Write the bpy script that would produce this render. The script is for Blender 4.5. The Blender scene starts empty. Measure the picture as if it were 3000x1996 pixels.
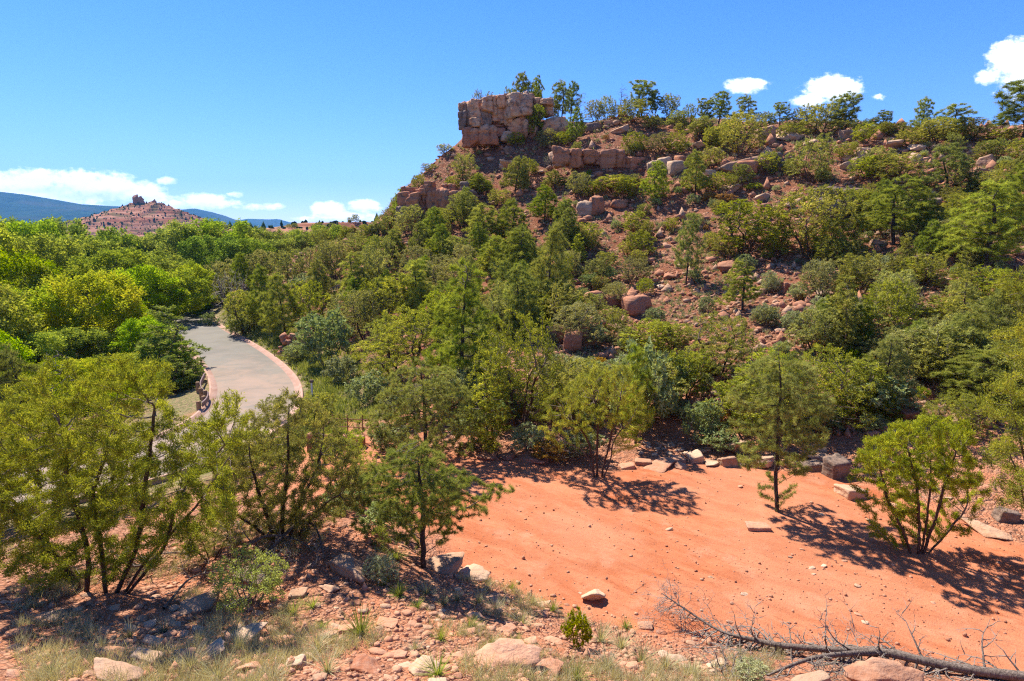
import bpy, math, random
import numpy as np
from mathutils import Vector, Matrix

# ---------------------------------------------------------------- camera, sky, sun, exposure
scene = bpy.context.scene
col = scene.collection
F = 1788.0                      # focal length in pixels of the 3000 px wide photograph
PITCH = math.radians(9.8)
CAM_Z = 9.0
cam_d = bpy.data.cameras.new("camera")
cam_d.sensor_fit = 'HORIZONTAL'
cam_d.sensor_width = 36.0
cam_d.lens = 36.0 * F / 3000.0
cam_d.clip_start = 0.1
cam_d.clip_end = 40000.0
cam = bpy.data.objects.new("camera", cam_d)
col.objects.link(cam)
cam.location = (0, 0, CAM_Z)
cam.rotation_euler = (math.radians(90) - PITCH, 0, 0)
scene.camera = cam

SUN_EL = math.radians(53)
SUN_DIR = Vector((-0.62, 0.785, 0)).normalized()         # horizontal direction towards the sun
SUN_AZ = math.atan2(SUN_DIR.x, SUN_DIR.y)                 # from +Y towards +X
sun_d = bpy.data.lights.new("sun", 'SUN')
sun_d.energy = 5.0
sun_d.angle = math.radians(0.53)
sun_d.color = (1.0, 0.955, 0.88)
sun = bpy.data.objects.new("sun", sun_d)
col.objects.link(sun)
to_sun = Vector((SUN_DIR.x * math.cos(SUN_EL), SUN_DIR.y * math.cos(SUN_EL), math.sin(SUN_EL)))
sun.rotation_euler = to_sun.to_track_quat('Z', 'Y').to_euler()
sun.location = (-60, 60, 90)

world = bpy.data.worlds.new("World")
scene.world = world
world.use_nodes = True
SKY_STRENGTH = 0.105
scene.view_settings.view_transform = 'Standard'
scene.view_settings.look = 'None'
scene.view_settings.exposure = 1.16
scene.view_settings.gamma = 1.0
scene.view_settings.use_curve_mapping = False
scene.cycles.use_denoising = False
scene.cycles.filter_width = 1.2
scene.cycles.max_bounces = 8
scene.cycles.diffuse_bounces = 5
scene.cycles.glossy_bounces = 2
scene.cycles.transmission_bounces = 4
scene.cycles.transparent_max_bounces = 8
scene.cycles.volume_bounces = 1
scene.cycles.sample_clamp_indirect = 6.0


class NT:
    """small helper to write node trees"""
    def __init__(self, tree):
        self.t = tree
        tree.nodes.clear()

    def n(self, kind, ins=None, **props):
        nd = self.t.nodes.new(kind)
        for k, v in props.items():
            setattr(nd, k, v)
        for k, v in (ins or {}).items():
            self.set(nd, k, v)
        return nd

    def set(self, nd, key, v):
        sock = nd.inputs[key]
        if isinstance(v, bpy.types.NodeSocket):
            self.t.links.new(v, sock)
        elif isinstance(v, bpy.types.Node):
            self.t.links.new(v.outputs[0], sock)
        else:
            if hasattr(sock.default_value, '__len__') and not hasattr(v, '__len__'):
                v = (v,) * len(sock.default_value)
            elif hasattr(sock.default_value, '__len__') and len(sock.default_value) == 4 and len(v) == 3:
                v = (*v, 1)
            sock.default_value = v

    def math(self, op, a, b=0.0, c=0.0, clamp=False):
        return self.n('ShaderNodeMath', {0: a, 1: b, 2: c}, operation=op, use_clamp=clamp).outputs[0]

    def mix(self, f, a, b, blend='MIX'):
        nd = self.n('ShaderNodeMix', data_type='RGBA', blend_type=blend)
        self.set(nd, 0, f); self.set(nd, 6, a); self.set(nd, 7, b)
        return nd.outputs[2]

    def noise(self, scale, detail=4, vec=None, rough=0.55, dist=0.0):
        nd = self.n('ShaderNodeTexNoise', {'Scale': scale, 'Detail': detail, 'Roughness': rough, 'Distortion': dist})
        if vec is not None:
            self.set(nd, 'Vector', vec)
        return nd.outputs[0]

    def remap(self, v, a, b, c=0.0, d=1.0, smooth=True):
        nd = self.n('ShaderNodeMapRange', {0: v, 1: a, 2: b, 3: c, 4: d},
                    interpolation_type='SMOOTHSTEP' if smooth else 'LINEAR')
        return nd.outputs[0]


def build_world():
    w = NT(world.node_tree)
    sky = w.n('ShaderNodeTexSky', sky_type='NISHITA')
    sky.sun_disc = False
    sky.sun_elevation = SUN_EL
    sky.sun_rotation = SUN_AZ
    sky.altitude = 1300
    sky.air_density = 1.0
    sky.dust_density = 0.1
    sky.ozone_density = 4.0
    hsv = w.n('ShaderNodeHueSaturation', {'Saturation': 1.28, 'Value': 1.0, 'Color': sky.outputs[0]})
    skyc = w.mix(1.0, hsv.outputs[0], (0.79, 0.705, 1.0), 'MULTIPLY')
    tc = w.n('ShaderNodeTexCoord')
    d = tc.outputs['Generated']
    sep = w.n('ShaderNodeSeparateXYZ', {0: d})
    yy = w.math('MAXIMUM', sep.outputs[1], 0.02)
    a = w.math('DIVIDE', sep.outputs[0], yy)
    b = w.math('DIVIDE', sep.outputs[2], yy)
    ab = w.n('ShaderNodeCombineXYZ', {0: a, 1: b, 2: 0.0}).outputs[0]
    # billows: fine noise, wider than tall
    st = w.n('ShaderNodeVectorMath', {0: ab, 1: (1.0, 1.5, 1.0)}, operation='MULTIPLY').outputs[0]
    n1 = w.noise(22.0, 7, st, 0.62)
    n2 = w.noise(75.0, 5, st, 0.6)
    wob = w.math('ADD', w.math('MULTIPLY', w.math('SUBTRACT', n1, 0.5), 2.5),
                 w.math('MULTIPLY', w.math('SUBTRACT', n2, 0.5), 1.9))

    def px_dir(u, v):
        aa = (u - 1500) / F
        bb = (v - 998) / F
        y = math.cos(PITCH) - bb * math.sin(PITCH)
        z = -math.sin(PITCH) - bb * math.cos(PITCH)
        return aa / y, z / y
    # cumulus positions as directions: (u, v, half width, half height, strength)
    blobs = [(60, 530, 190, 34, 1.15), (250, 540, 150, 42, 1.2), (110, 570, 220, 45, 1.2), (370, 560, 110, 34, 1.1), (440, 580, 70, 26, 1.0),
             (590, 590, 85, 26, 1.1), (520, 600, 60, 18, 1.0), (488, 530, 36, 13, .9), (690, 570, 32, 10, .75),
             (760, 606, 78, 12, .9), (700, 596, 30, 10, .7), (1065, 605, 48, 20, 1.15), (960, 612, 52, 22, 1.1),
             (1010, 634, 100, 16, 1.0), (900, 642, 60, 10, .7),
             (2185, 252, 62, 24, 1.1), (2445, 258, 88, 36, 1.2), (2380, 296, 60, 22, .9), (2570, 285, 30, 14, .35),
             (2960, 170, 70, 60, 1.1), (3040, 200, 130, 90, 1.2), (2890, 225, 45, 30, .7),
             (3600, 300, 260, 70, 1.1), (-500, 560, 300, 45, 1.1), (-1200, 500, 350, 60, 1.1), (4600, 480, 400, 70, 1.1)]
    total = None
    shade = None
    for (u, v, hw, hh, s) in blobs:
        a0, b0 = px_dir(u, v)
        ra, rb = abs(px_dir(u + hw, v)[0] - a0), abs(px_dir(u, v - hh)[1] - b0)
        ea = w.math('DIVIDE', w.math('SUBTRACT', a, a0), ra)
        eb = w.math('DIVIDE', w.math('SUBTRACT', b, b0), rb)
        r2 = w.math('ADD', w.math('MULTIPLY', ea, ea), w.math('MULTIPLY', eb, eb))
        m = w.math('SUBTRACT', s, r2)
        total = m if total is None else w.math('MAXIMUM', total, m)
        sh = w.math('MULTIPLY', eb, w.remap(r2, 1.6, 0.5))
        shade = sh if shade is None else w.math('ADD', shade, sh)
    dens = w.math('ADD', total, wob)
    cov = w.remap(dens, -0.25, 0.85)
    cov = w.math('MULTIPLY', cov, w.remap(sep.outputs[1], 0.02, 0.1))
    grey = w.math('ADD', w.remap(w.math('ADD', shade, w.math('MULTIPLY', wob, 0.8)), -1.2, 0.5), 0.0)
    cloudc = w.mix(grey, (7.0, 7.5, 8.4), (11.0, 11.0, 11.0))
    cc = w.mix(w.math('MULTIPLY', cov, 0.97), skyc, cloudc)
    bg = w.n('ShaderNodeBackground', {'Color': cc, 'Strength': SKY_STRENGTH})
    out = w.n('ShaderNodeOutputWorld', {'Surface': bg.outputs[0]})


build_world()
rng = np.random.default_rng(7)
random.seed(7)


# ---------------------------------------------------------------- pixels -> directions
def ray(u, v):
    a = (u - 1500.0) / F
    b = (v - 998.0) / F
    return np.array([a, math.cos(PITCH) - b * math.sin(PITCH), -math.sin(PITCH) - b * math.cos(PITCH)])


def at_y(u, v, y):
    d = ray(u, v)
    return np.array([0, 0, CAM_Z]) + d * (y / d[1])


def at_z(u, v, z):
    d = ray(u, v)
    return np.array([0, 0, CAM_Z]) + d * ((z - CAM_Z) / d[2])


def to_px(p):
    q = np.array(p, float) - np.array([0, 0, CAM_Z])
    fwd = q[1] * math.cos(PITCH) - q[2] * math.sin(PITCH)
    dn = -q[1] * math.sin(PITCH) - q[2] * math.cos(PITCH)
    return 1500 + F * q[0] / fwd, 998 + F * dn / fwd, fwd


# ---------------------------------------------------------------- numeric noise
def vnoise(p, seed=0):
    p = np.asarray(p, float)
    i = np.floor(p).astype(np.int64)
    f = p - i
    f = f * f * (3 - 2 * f)
    out = 0
    for dx in (0, 1):
        for dy in (0, 1):
            for dz in (0, 1):
                h = ((i[:, 0] + dx) * 73856093) ^ ((i[:, 1] + dy) * 19349663) ^ ((i[:, 2] + dz) * 83492791) ^ (seed * 2654435761)
                h = (h ^ (h >> 13)) * 1274126177 & 0x7fffffff
                h = (h ^ (h >> 16)) & 0xffff
                wgt = (f[:, 0] if dx else 1 - f[:, 0]) * (f[:, 1] if dy else 1 - f[:, 1]) * (f[:, 2] if dz else 1 - f[:, 2])
                out = out + wgt * (h / 32767.5 - 1.0)
    return out


def fbm(p, octaves=4, seed=0, gain=0.5):
    p = np.asarray(p, float)
    s, a, tot = 0, 1.0, 0
    for o in range(octaves):
        s = s + a * vnoise(p * 2 ** o + 17.3 * o, seed + o)
        tot += a
        a *= gain
    return s / tot


def sstep(x, a, b):
    t = np.clip((x - a) / (b - a), 0, 1)
    return t * t * (3 - 2 * t)


# ---------------------------------------------------------------- terrain heights (thin-plate through sighted points)
ROAD_Z = -1.0
_c = []
for u, v, y in [
    # near bank the photographer stands on
    (0, 1996, 7.5), (500, 1996, 7.6), (1000, 1996, 7.8), (1500, 1996, 8.2), (2000, 1996, 9.1), (2500, 1996, 9.9), (3000, 1990, 10.4),
    (0, 1850, 9.3), (500, 1850, 9.6), (1000, 1850, 10.2), (1500, 1850, 11.2),
    (0, 1740, 11.2), (350, 1740, 11.4), (800, 1720, 12.2), (1240, 1665, 13.8), (450, 1600, 14.0), (850, 1560, 14.7), (1100, 1560, 15.5),
    # hill, column by column
    (1000, 1150, 38), (1000, 1050, 48), (1000, 1000, 53), (1000, 900, 62), (1000, 800, 73), (1000, 705, 88),
    (720, 960, 61), (760, 900, 68), (830, 780, 85), (900, 745, 88), (860, 830, 76), (1100, 680, 86),
    (1200, 1150, 36), (1200, 1000, 46), (1200, 900, 55), (1200, 800, 64), (1200, 700, 74), (1200, 650, 81), (1180, 560, 86.5),
    (1400, 1100, 33), (1400, 1000, 41), (1400, 900, 50), (1400, 800, 59), (1400, 700, 69), (1400, 600, 78), (1400, 500, 86), (1400, 430, 91),
    (1300, 455, 90), (1250, 510, 88.5), (1300, 560, 82.5),
    (1600, 1150, 29.5), (1600, 1050, 35), (1600, 950, 42), (1600, 850, 51), (1600, 750, 60), (1600, 650, 68.5), (1600, 550, 76), (1600, 450, 84), (1600, 385, 90),
    (1900, 1300, 25.5), (1900, 1200, 28.5), (1900, 1100, 32.5), (1900, 1000, 38), (1900, 900, 45), (1900, 800, 53), (1900, 700, 61), (1900, 600, 68), (1900, 500, 75), (1900, 400, 82), (1900, 350, 87),
    (2300, 1250, 26), (2300, 1150, 29), (2300, 1050, 33), (2300, 950, 38), (2300, 850, 44.5), (2300, 750, 51.5), (2300, 650, 58), (2300, 550, 64), (2300, 470, 69), (2300, 400, 75),
    (2700, 1250, 25), (2700, 1150, 28), (2700, 1050, 31.5), (2700, 950, 36), (2700, 850, 41), (2700, 750, 47), (2700, 650, 53), (2700, 550, 58), (2700, 450, 63), (2700, 415, 66.5),
    (3000, 1250, 24), (3000, 1050, 30), (3000, 850, 38.5), (3000, 650, 49), (3000, 500, 56), (3000, 440, 60.5),
    (3400, 1250, 22.5), (3400, 1050, 28), (3400, 850, 36), (3400, 600, 47), (3400, 480, 54),
]:
    _c.append(at_y(u, v, y))
_c += [np.array(p, float) for p in [
    (-12, -12, 4.5), (0, -14, 4.8), (14, -12, 4.4), (-30, -10, 3.5), (30, -10, 3.5), (0, 2, 4.4), (-7, 3, 4.0), (8, 3, 3.8), (-14, 7, 2.2), (16, 6, 1.6),
    # plateau behind the rims, lower than the line of sight over them
    (-3.5, 97, 26.2), (4, 97, 26.0), (-5, 110, 26), (10, 105, 26.5), (25, 103, 25.5), (42, 95, 24.5), (58, 85, 22.5), (0, 130, 25), (35, 130, 26),
    (70, 110, 25), (75, 75, 22.5), (70, 50, 17), (60, 30, 7), (45, 15, 1.5), (75, 130, 27), (-12, 104, 17.5), (-20, 104, 11.5), (-32, 106, 5.5), (-45, 110, 0.5), (-14, 125, 15), (-30, 135, 3),
    # creek side left of the road
    (-30, 45, -3), (-36, 60, -3), (-48, 75, -3), (-30, 34, -2.4), (-60, 50, -4.5), (-70, 90, -5), (-45, 25, -3), (-60, 20, -4.5), (-100, 60, -5), (-100, 120, -5), (-60, 130, -4.5), (-45, 150, -4), (-100, 10, -5),
    (-25, 20, -1.1), (-33, 16, -1.3), (-18, 15, 0.0), (-21, 29, -1.1)]]
# road line (world) on the bench above the creek
ROAD_C = [np.array(p) for p in [(-30.0, 99.5), (-37.0, 96.0), (-42.0, 90.5), (-43.0, 84.0), (-40.6, 77.0), (-37.4, 70.5), (-33.4, 64.0),
                                (-28.6, 57.5), (-23.6, 50.5), (-19.2, 43.6), (-16.4, 38.0), (-14.9, 32.5), (-15.6, 27.5), (-19.0, 23.5), (-25.0, 20.2), (-36.0, 16.0), (-60.0, 8.0)]]


def catmull(pts, per=10):
    pts = [np.asarray(p, float) for p in pts]
    P = [2 * pts[0] - pts[1]] + pts + [2 * pts[-1] - pts[-2]]
    out = []
    for i in range(1, len(P) - 2):
        for t in np.linspace(0, 1, per, endpoint=False):
            a, b, c, d = P[i - 1], P[i], P[i + 1], P[i + 2]
            out.append(0.5 * (2 * b + (c - a) * t + (2 * a - 5 * b + 4 * c - d) * t ** 2 + (3 * b - a - 3 * c + d) * t ** 3))
    out.append(P[-2])
    return np.array(out)


ROAD = catmull(ROAD_C, 10)
_c += [np.array((p[0], p[1], ROAD_Z - 0.05)) for p in ROAD_C]
# the pad: a graded flat of red earth, z = 0
PAD_PX = [(1420, 1352), (1560, 1360), (1700, 1388), (1850, 1382), (2000, 1370), (2280, 1372), (2420, 1400), (2560, 1440), (2760, 1520), (3000, 1600),
          (3200, 1700), (3200, 1960), (3000, 1962), (2600, 1905), (2200, 1880), (1900, 1842), (1760, 1800), (1600, 1755), (1500, 1712), (1420, 1684), (1350, 1645),
          (1310, 1570), (1240, 1495), (1185, 1435), (1170, 1390), (1200, 1354), (1290, 1344)]
PAD = np.array([at_z(u, v, 0)[:2] for u, v in PAD_PX])
for p in PAD:
    _c.append(np.array((p[0], p[1], 0.0)))
for u, v in [(1700, 1500), (2000, 1450), (2000, 1600), (2300, 1500), (2300, 1700), (2700, 1800), (1500, 1500), (2600, 1620), (1300, 1430), (2900, 1700)]:
    _c.append(at_z(u, v, 0))
CTRL = np.array(_c)


def _tps_fit(P, lam=0.6):
    n = len(P)
    d2 = ((P[:, None, :2] - P[None, :, :2]) ** 2).sum(-1)
    K = 0.5 * d2 * np.log(d2 + 1e-9)
    A = np.zeros((n + 3, n + 3))
    A[:n, :n] = K + lam * np.eye(n)
    A[:n, n] = 1; A[:n, n + 1:] = P[:, :2]
    A[n, :n] = 1; A[n + 1:, :n] = P[:, :2].T
    rhs = np.concatenate([P[:, 2], np.zeros(3)])
    return np.linalg.solve(A, rhs)


TPS_W = _tps_fit(CTRL)


def _tps(x, y):
    out = np.empty(len(x))
    for s in range(0, len(x), 20000):
        q = np.stack([x[s:s + 20000], y[s:s + 20000]], 1)
        d2 = ((q[:, None, :] - CTRL[None, :, :2]) ** 2).sum(-1)
        out[s:s + 20000] = (0.5 * d2 * np.log(d2 + 1e-9)) @ TPS_W[:len(CTRL)] + TPS_W[len(CTRL)] + q @ TPS_W[len(CTRL) + 1:]
    return out


def poly_sd(x, y, poly):
    """signed distance to a polygon, negative inside"""
    d = np.full(len(x), 1e9)
    inside = np.zeros(len(x), bool)
    n = len(poly)
    for i in range(n):
        a, b = poly[i], poly[(i + 1) % n]
        e = b - a
        t = np.clip(((x - a[0]) * e[0] + (y - a[1]) * e[1]) / (e @ e), 0, 1)
        d = np.minimum(d, np.hypot(x - a[0] - t * e[0], y - a[1] - t * e[1]))
        c = ((a[1] <= y) != (b[1] <= y))
        with np.errstate(divide='ignore', invalid='ignore'):
            xi = a[0] + (y - a[1]) / (b[1] - a[1] if b[1] != a[1] else 1e-9) * e[0]
        inside ^= c & (x < xi)
    return np.where(inside, -d, d)


def line_dist(x, y, L):
    d = np.full(len(x), 1e9)
    for i in range(len(L) - 1):
        a, b = L[i], L[i + 1]
        e = b - a
        t = np.clip(((x - a[0]) * e[0] + (y - a[1]) * e[1]) / max(e @ e, 1e-9), 0, 1)
        d = np.minimum(d, np.hypot(x - a[0] - t * e[0], y - a[1] - t * e[1]))
    return d


ROAD_W = 2.35      # half width


def height(x, y, detail=True):
    x = np.atleast_1d(np.asarray(x, float)); y = np.atleast_1d(np.asarray(y, float))
    xc = np.clip(x, -105, 85); yc = np.clip(y, -14, 138)
    z = _tps(xc, yc)
    # far away everything settles to valley level
    far = sstep(np.hypot(np.maximum(np.abs(x + 10) - 90, 0), np.maximum(y - 136, 0) + np.maximum(-14 - y, 0)), 0, 120)
    z = z * (1 - far) + (-5.0) * far
    sd = poly_sd(x, y, PAD)
    rd = line_dist(x, y, ROAD)
    near = (x > -70) & (x < 90) & (y < 160)
    if detail:
        P = np.stack([x, y, np.zeros_like(x)], 1)
        amp = sstep(sd, 0.0, 4.0) * sstep(rd, 3.5, 8.0) * np.where(near, 1, .6)
        steep = sstep(z, 1.0, 8.0)
        z = z + amp * ((0.25 + 0.55 * steep) * fbm(P / 5.0, 3, 3) + (0.10 + .10 * steep) * fbm(P / 1.1, 3, 9))
    k = sstep(-sd, -0.6, 0.5)
    z = z * (1 - k) + k * 0.0
    if detail:
        z = z + k * (0.05 * fbm(P / 1.6, 3, 21) + 0.030 * fbm(P / 0.45, 3, 27))
    kr = 1 - sstep(rd, ROAD_W + 0.5, ROAD_W + 2.6)
    z = z * (1 - kr) + kr * (ROAD_Z - 0.10)
    return z


def h1(x, y):
    return float(height([x], [y])[0])


_YS = np.concatenate([np.arange(6, 40, 0.2), np.arange(40, 125, 0.5)])


def ground(u, v, lo=0.0):
    """where the line of sight through a pixel meets the ground"""
    d = ray(u, v)
    ys = _YS
    pts = np.array([0, 0, CAM_Z])[None] + d[None] * (ys / d[1])[:, None]
    hz = height(pts[:, 0], pts[:, 1])
    below = np.nonzero((pts[:, 2] <= hz) & (ys > lo))[0]
    if len(below) == 0:
        return None
    i = below[0]
    if i == 0:
        return pts[0]
    f0 = pts[i - 1, 2] - hz[i - 1]; f1 = pts[i, 2] - hz[i]
    t = f0 / max(f0 - f1, 1e-6)
    p = pts[i - 1] * (1 - t) + pts[i] * t
    return p


# ---------------------------------------------------------------- mesh + object helpers
def np_mesh(name, verts, tris=None, quads=None, mats=(), mat_idx=None, attrs=None, smooth=False):
    verts = np.asarray(verts, np.float32)
    me = bpy.data.meshes.new(name)
    nt = 0 if tris is None else len(tris)
    nq = 0 if quads is None else len(quads)
    me.vertices.add(len(verts))
    me.vertices.foreach_set('co', verts.ravel())
    loops = []
    if nt: loops.append(np.asarray(tris, np.int32).ravel())
    if nq: loops.append(np.asarray(quads, np.int32).ravel())
    loops = np.concatenate(loops)
    me.loops.add(len(loops))
    me.loops.foreach_set('vertex_index', loops)
    me.polygons.add(nt + nq)
    starts = np.concatenate([np.arange(nt) * 3, nt * 3 + np.arange(nq) * 4]).astype(np.int32)
    me.polygons.foreach_set('loop_start', starts)
    if smooth:
        me.polygons.foreach_set('use_smooth', np.ones(nt + nq, bool))
    if mat_idx is not None:
        me.polygons.foreach_set('material_index', np.asarray(mat_idx, np.int32))
    for m in mats:
        me.materials.append(m)
    for k, a in (attrs or {}).items():
        at = me.attributes.new(k, 'FLOAT', 'POINT')
        at.data.foreach_set('value', np.asarray(a, np.float32))
    me.update(calc_edges=True)
    return me


def link(name, data, parent=None, loc=None, rot=None, scale=None):
    o = bpy.data.objects.new(name, data)
    col.objects.link(o)
    if parent is not None: o.parent = parent
    if loc is not None: o.location = loc
    if rot is not None: o.rotation_euler = rot
    if scale is not None: o.scale = scale
    return o


THINGS = []        # (object, description, position) waiting for their label


def thing(o, desc, cat, pos=None, group=None, label=None):
    o['category'] = cat
    if group: o['group'] = group
    if label:
        o['label'] = label
    else:
        THINGS.append((o, desc, tuple(pos if pos is not None else o.location)))
    return o


def structure(o):
    o['kind'] = 'structure'
    return o


def stuff(o, label, cat):
    o['kind'] = 'stuff'; o['label'] = label; o['category'] = cat
    return o


# ---------------------------------------------------------------- materials
def new_mat(name):
    m = bpy.data.materials.new(name)
    m.use_nodes = True
    return m, NT(m.node_tree)


def leaf_mat(name, dark, mid, light, trans=0.42, gloss=0.0, warm=None):
    m, t = new_mat(name)
    at = t.n('ShaderNodeAttribute', attribute_name='tint')
    oi = t.n('ShaderNodeObjectInfo')
    f = at.outputs['Fac']
    c = t.mix(t.remap(f, 0.0, 0.5, smooth=False), dark, mid)
    c = t.mix(t.remap(f, 0.5, 1.0, smooth=False), c, light)
    hs = t.n('ShaderNodeHueSaturation', {'Hue': t.math('ADD', 0.484, t.math('MULTIPLY', oi.outputs['Random'], 0.032)),
                                         'Saturation': t.math('ADD', 0.88, t.math('MULTIPLY', oi.outputs['Random'], 0.2)),
                                         'Value': t.math('ADD', 0.8, t.math('MULTIPLY', t.math('FRACT', t.math('MULTIPLY', oi.outputs['Random'], 7.13)), 0.4)), 'Color': c})
    c = t.mix(1.0, hs.outputs[0], oi.outputs['Color'], 'MULTIPLY')
    df = t.n('ShaderNodeBsdfDiffuse', {'Color': c})
    tr = t.n('ShaderNodeBsdfTranslucent', {'Color': t.mix(1.0, c, (1.25, 1.15, 0.55), 'MULTIPLY')})
    sh = t.n('ShaderNodeMixShader', {0: trans, 1: df.outputs[0], 2: tr.outputs[0]}).outputs[0]
    if gloss:
        gl = t.n('ShaderNodeBsdfGlossy', {'Color': (1, 1, 1, 1), 'Roughness': 0.38})
        sh = t.n('ShaderNodeMixShader', {0: gloss, 1: sh, 2: gl.outputs[0]}).outputs[0]
    t.n('ShaderNodeOutputMaterial', {'Surface': sh})
    return m


def simple_mat(name, c1, c2, scale=8.0, rough=0.85, bump=0.3, bscale=None, metal=0.0, bdist=0.02):
    m, t = new_mat(name)
    tc = t.n('ShaderNodeTexCoord')
    n = t.noise(scale, 5, tc.outputs['Object'])
    c = t.mix(t.remap(n, 0.3, 0.7), c1, c2)
    bn = t.noise(bscale or scale * 4, 5, tc.outputs['Object'])
    bp = t.n('ShaderNodeBump', {'Strength': bump, 'Distance': bdist, 'Height': bn})
    p = t.n('ShaderNodeBsdfPrincipled', {'Base Color': c, 'Roughness': rough, 'Metallic': metal, 'Normal': bp.outputs[0]})
    p.inputs['Specular IOR Level'].default_value = 0.2
    t.n('ShaderNodeOutputMaterial', {'Surface': p.outputs[0]})
    return m


def bark_mat(name, dark, light, grey):
    m, t = new_mat(name)
    tc = t.n('ShaderNodeTexCoord')
    mp = t.n('ShaderNodeMapping', {'Vector': tc.outputs['Object'], 'Scale': (14, 14, 3)})
    n = t.noise(2.0, 5, mp.outputs[0], 0.65)
    c = t.mix(t.remap(n, 0.3, 0.72), dark, light)
    at = t.n('ShaderNodeAttribute', attribute_name='tint')
    c = t.mix(at.outputs['Fac'], c, grey)
    bp = t.n('ShaderNodeBump', {'Strength': 0.7, 'Distance': 0.03, 'Height': n})
    p = t.n('ShaderNodeBsdfPrincipled', {'Base Color': c, 'Roughness': 0.9, 'Normal': bp.outputs[0]})
    p.inputs['Specular IOR Level'].default_value = 0.1
    t.n('ShaderNodeOutputMaterial', {'Surface': p.outputs[0]})
    return m


M_JUN = leaf_mat('juniper_foliage', (0.085, 0.105, 0.018), (0.290, 0.300, 0.038), (0.620, 0.570, 0.085), 0.40)
M_JUNOLD = leaf_mat('olive_juniper_foliage', (0.095, 0.110, 0.034), (0.280, 0.280, 0.075), (0.560, 0.520, 0.160), 0.36)
M_PIN = leaf_mat('pinyon_needles', (0.075, 0.100, 0.022), (0.270, 0.310, 0.055), (0.580, 0.570, 0.130), 0.36)
M_COT = leaf_mat('cottonwood_leaves', (0.065, 0.100, 0.016), (0.220, 0.290, 0.035), (0.500, 0.530, 0.100), 0.42)
M_ASH = leaf_mat('bright_ash_leaves', (0.100, 0.155, 0.008), (0.280, 0.350, 0.015), (0.560, 0.560, 0.035), 0.48)
M_YEL = leaf_mat('yellow_leaves', (0.230, 0.290, 0.015), (0.380, 0.400, 0.018), (0.560, 0.480, 0.028), 0.46)
M_SAGE = leaf_mat('grey_shrub_leaves', (0.200, 0.215, 0.100), (0.310, 0.320, 0.150), (0.460, 0.450, 0.230), 0.3)
M_OAK = leaf_mat('shrub_oak_leaves', (0.170, 0.200, 0.075), (0.280, 0.320, 0.120), (0.420, 0.450, 0.190), 0.3)
M_RUST = leaf_mat('rusty_shrub_leaves', (0.20, 0.13, 0.02), (0.36, 0.20, 0.03), (0.50, 0.30, 0.05), 0.35)
M_GRASS = leaf_mat('grass_blades', (0.14, 0.17, 0.05), (0.26, 0.28, 0.09), (0.46, 0.42, 0.19), 0.35)
M_DRY = leaf_mat('dry_grass_blades', (0.26, 0.235, 0.12), (0.42, 0.38, 0.21), (0.58, 0.52, 0.31), 0.3)
M_BARK = bark_mat('juniper_bark', (0.050, 0.026, 0.016), (0.150, 0.085, 0.050), (0.27, 0.21, 0.165))
M_PBARK = bark_mat('pinyon_bark', (0.030, 0.021, 0.017), (0.095, 0.066, 0.050), (0.15, 0.12, 0.10))
M_CBARK = bark_mat('cottonwood_bark', (0.050, 0.040, 0.032), (0.15, 0.12, 0.095), (0.17, 0.13, 0.10))
M_DEAD = bark_mat('dead_wood', (0.075, 0.055, 0.042), (0.25, 0.19, 0.145), (0.33, 0.27, 0.215))


def rock_mat(name, a, b, varnish, vamt=0.5, red=None, redz=None):
    """sandstone: bedded tan / pink rock with dark desert varnish on patches of it"""
    m, t = new_mat(name)
    geo = t.n('ShaderNodeNewGeometry')
    oi = t.n('ShaderNodeObjectInfo')
    P = t.n('ShaderNodeVectorMath', {0: geo.outputs['Position'], 1: t.n('ShaderNodeCombineXYZ', {0: t.math('MULTIPLY', oi.outputs['Random'], 31.0)}).outputs[0]}, operation='ADD').outputs[0]
    bed = t.n('ShaderNodeMapping', {'Vector': P, 'Scale': (0.5, 0.5, 3.2)}).outputs[0]
    n1 = t.noise(1.3, 6, bed, 0.6)
    n2 = t.noise(0.9, 5, P, 0.6)
    n3 = t.noise(9.0, 4, P, 0.65)
    c = t.mix(t.remap(n1, 0.32, 0.68), a, b)
    if red:
        c = t.mix(t.remap(n2, 0.42, 0.66), c, red)
    if redz:   # the beds under the cap rock are red
        zz = t.n('ShaderNodeSeparateXYZ', {0: geo.outputs['Position']}).outputs[2]
        c = t.mix(t.math('MULTIPLY', t.remap(t.math('ADD', zz, t.math('MULTIPLY', n2, 3.0)), redz + 1.2, redz - 0.6), 0.85), c, (0.40, 0.135, 0.055))
    nv = t.noise(1.7, 5, P, 0.7, 0.6)
    c = t.mix(t.math('MULTIPLY', t.remap(nv, 0.50, 0.62), vamt), c, varnish)
    c = t.mix(t.math('MULTIPLY', t.math('SUBTRACT', n3, 0.42), 1.1, clamp=True), c, (0.52, 0.36, 0.25))
    c = t.mix(1.0, c, oi.outputs['Color'], 'MULTIPLY')
    hgt = t.math('ADD', t.math('MULTIPLY', n1, 1.0), t.math('MULTIPLY', n3, 0.35))
    bp = t.n('ShaderNodeBump', {'Strength': 0.9, 'Distance': 0.10, 'Height': hgt})
    p = t.n('ShaderNodeBsdfPrincipled', {'Base Color': c, 'Roughness': 0.92, 'Normal': bp.outputs[0]})
    p.inputs['Specular IOR Level'].default_value = 0.12
    t.n('ShaderNodeOutputMaterial', {'Surface': p.outputs[0]})
    return m


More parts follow.
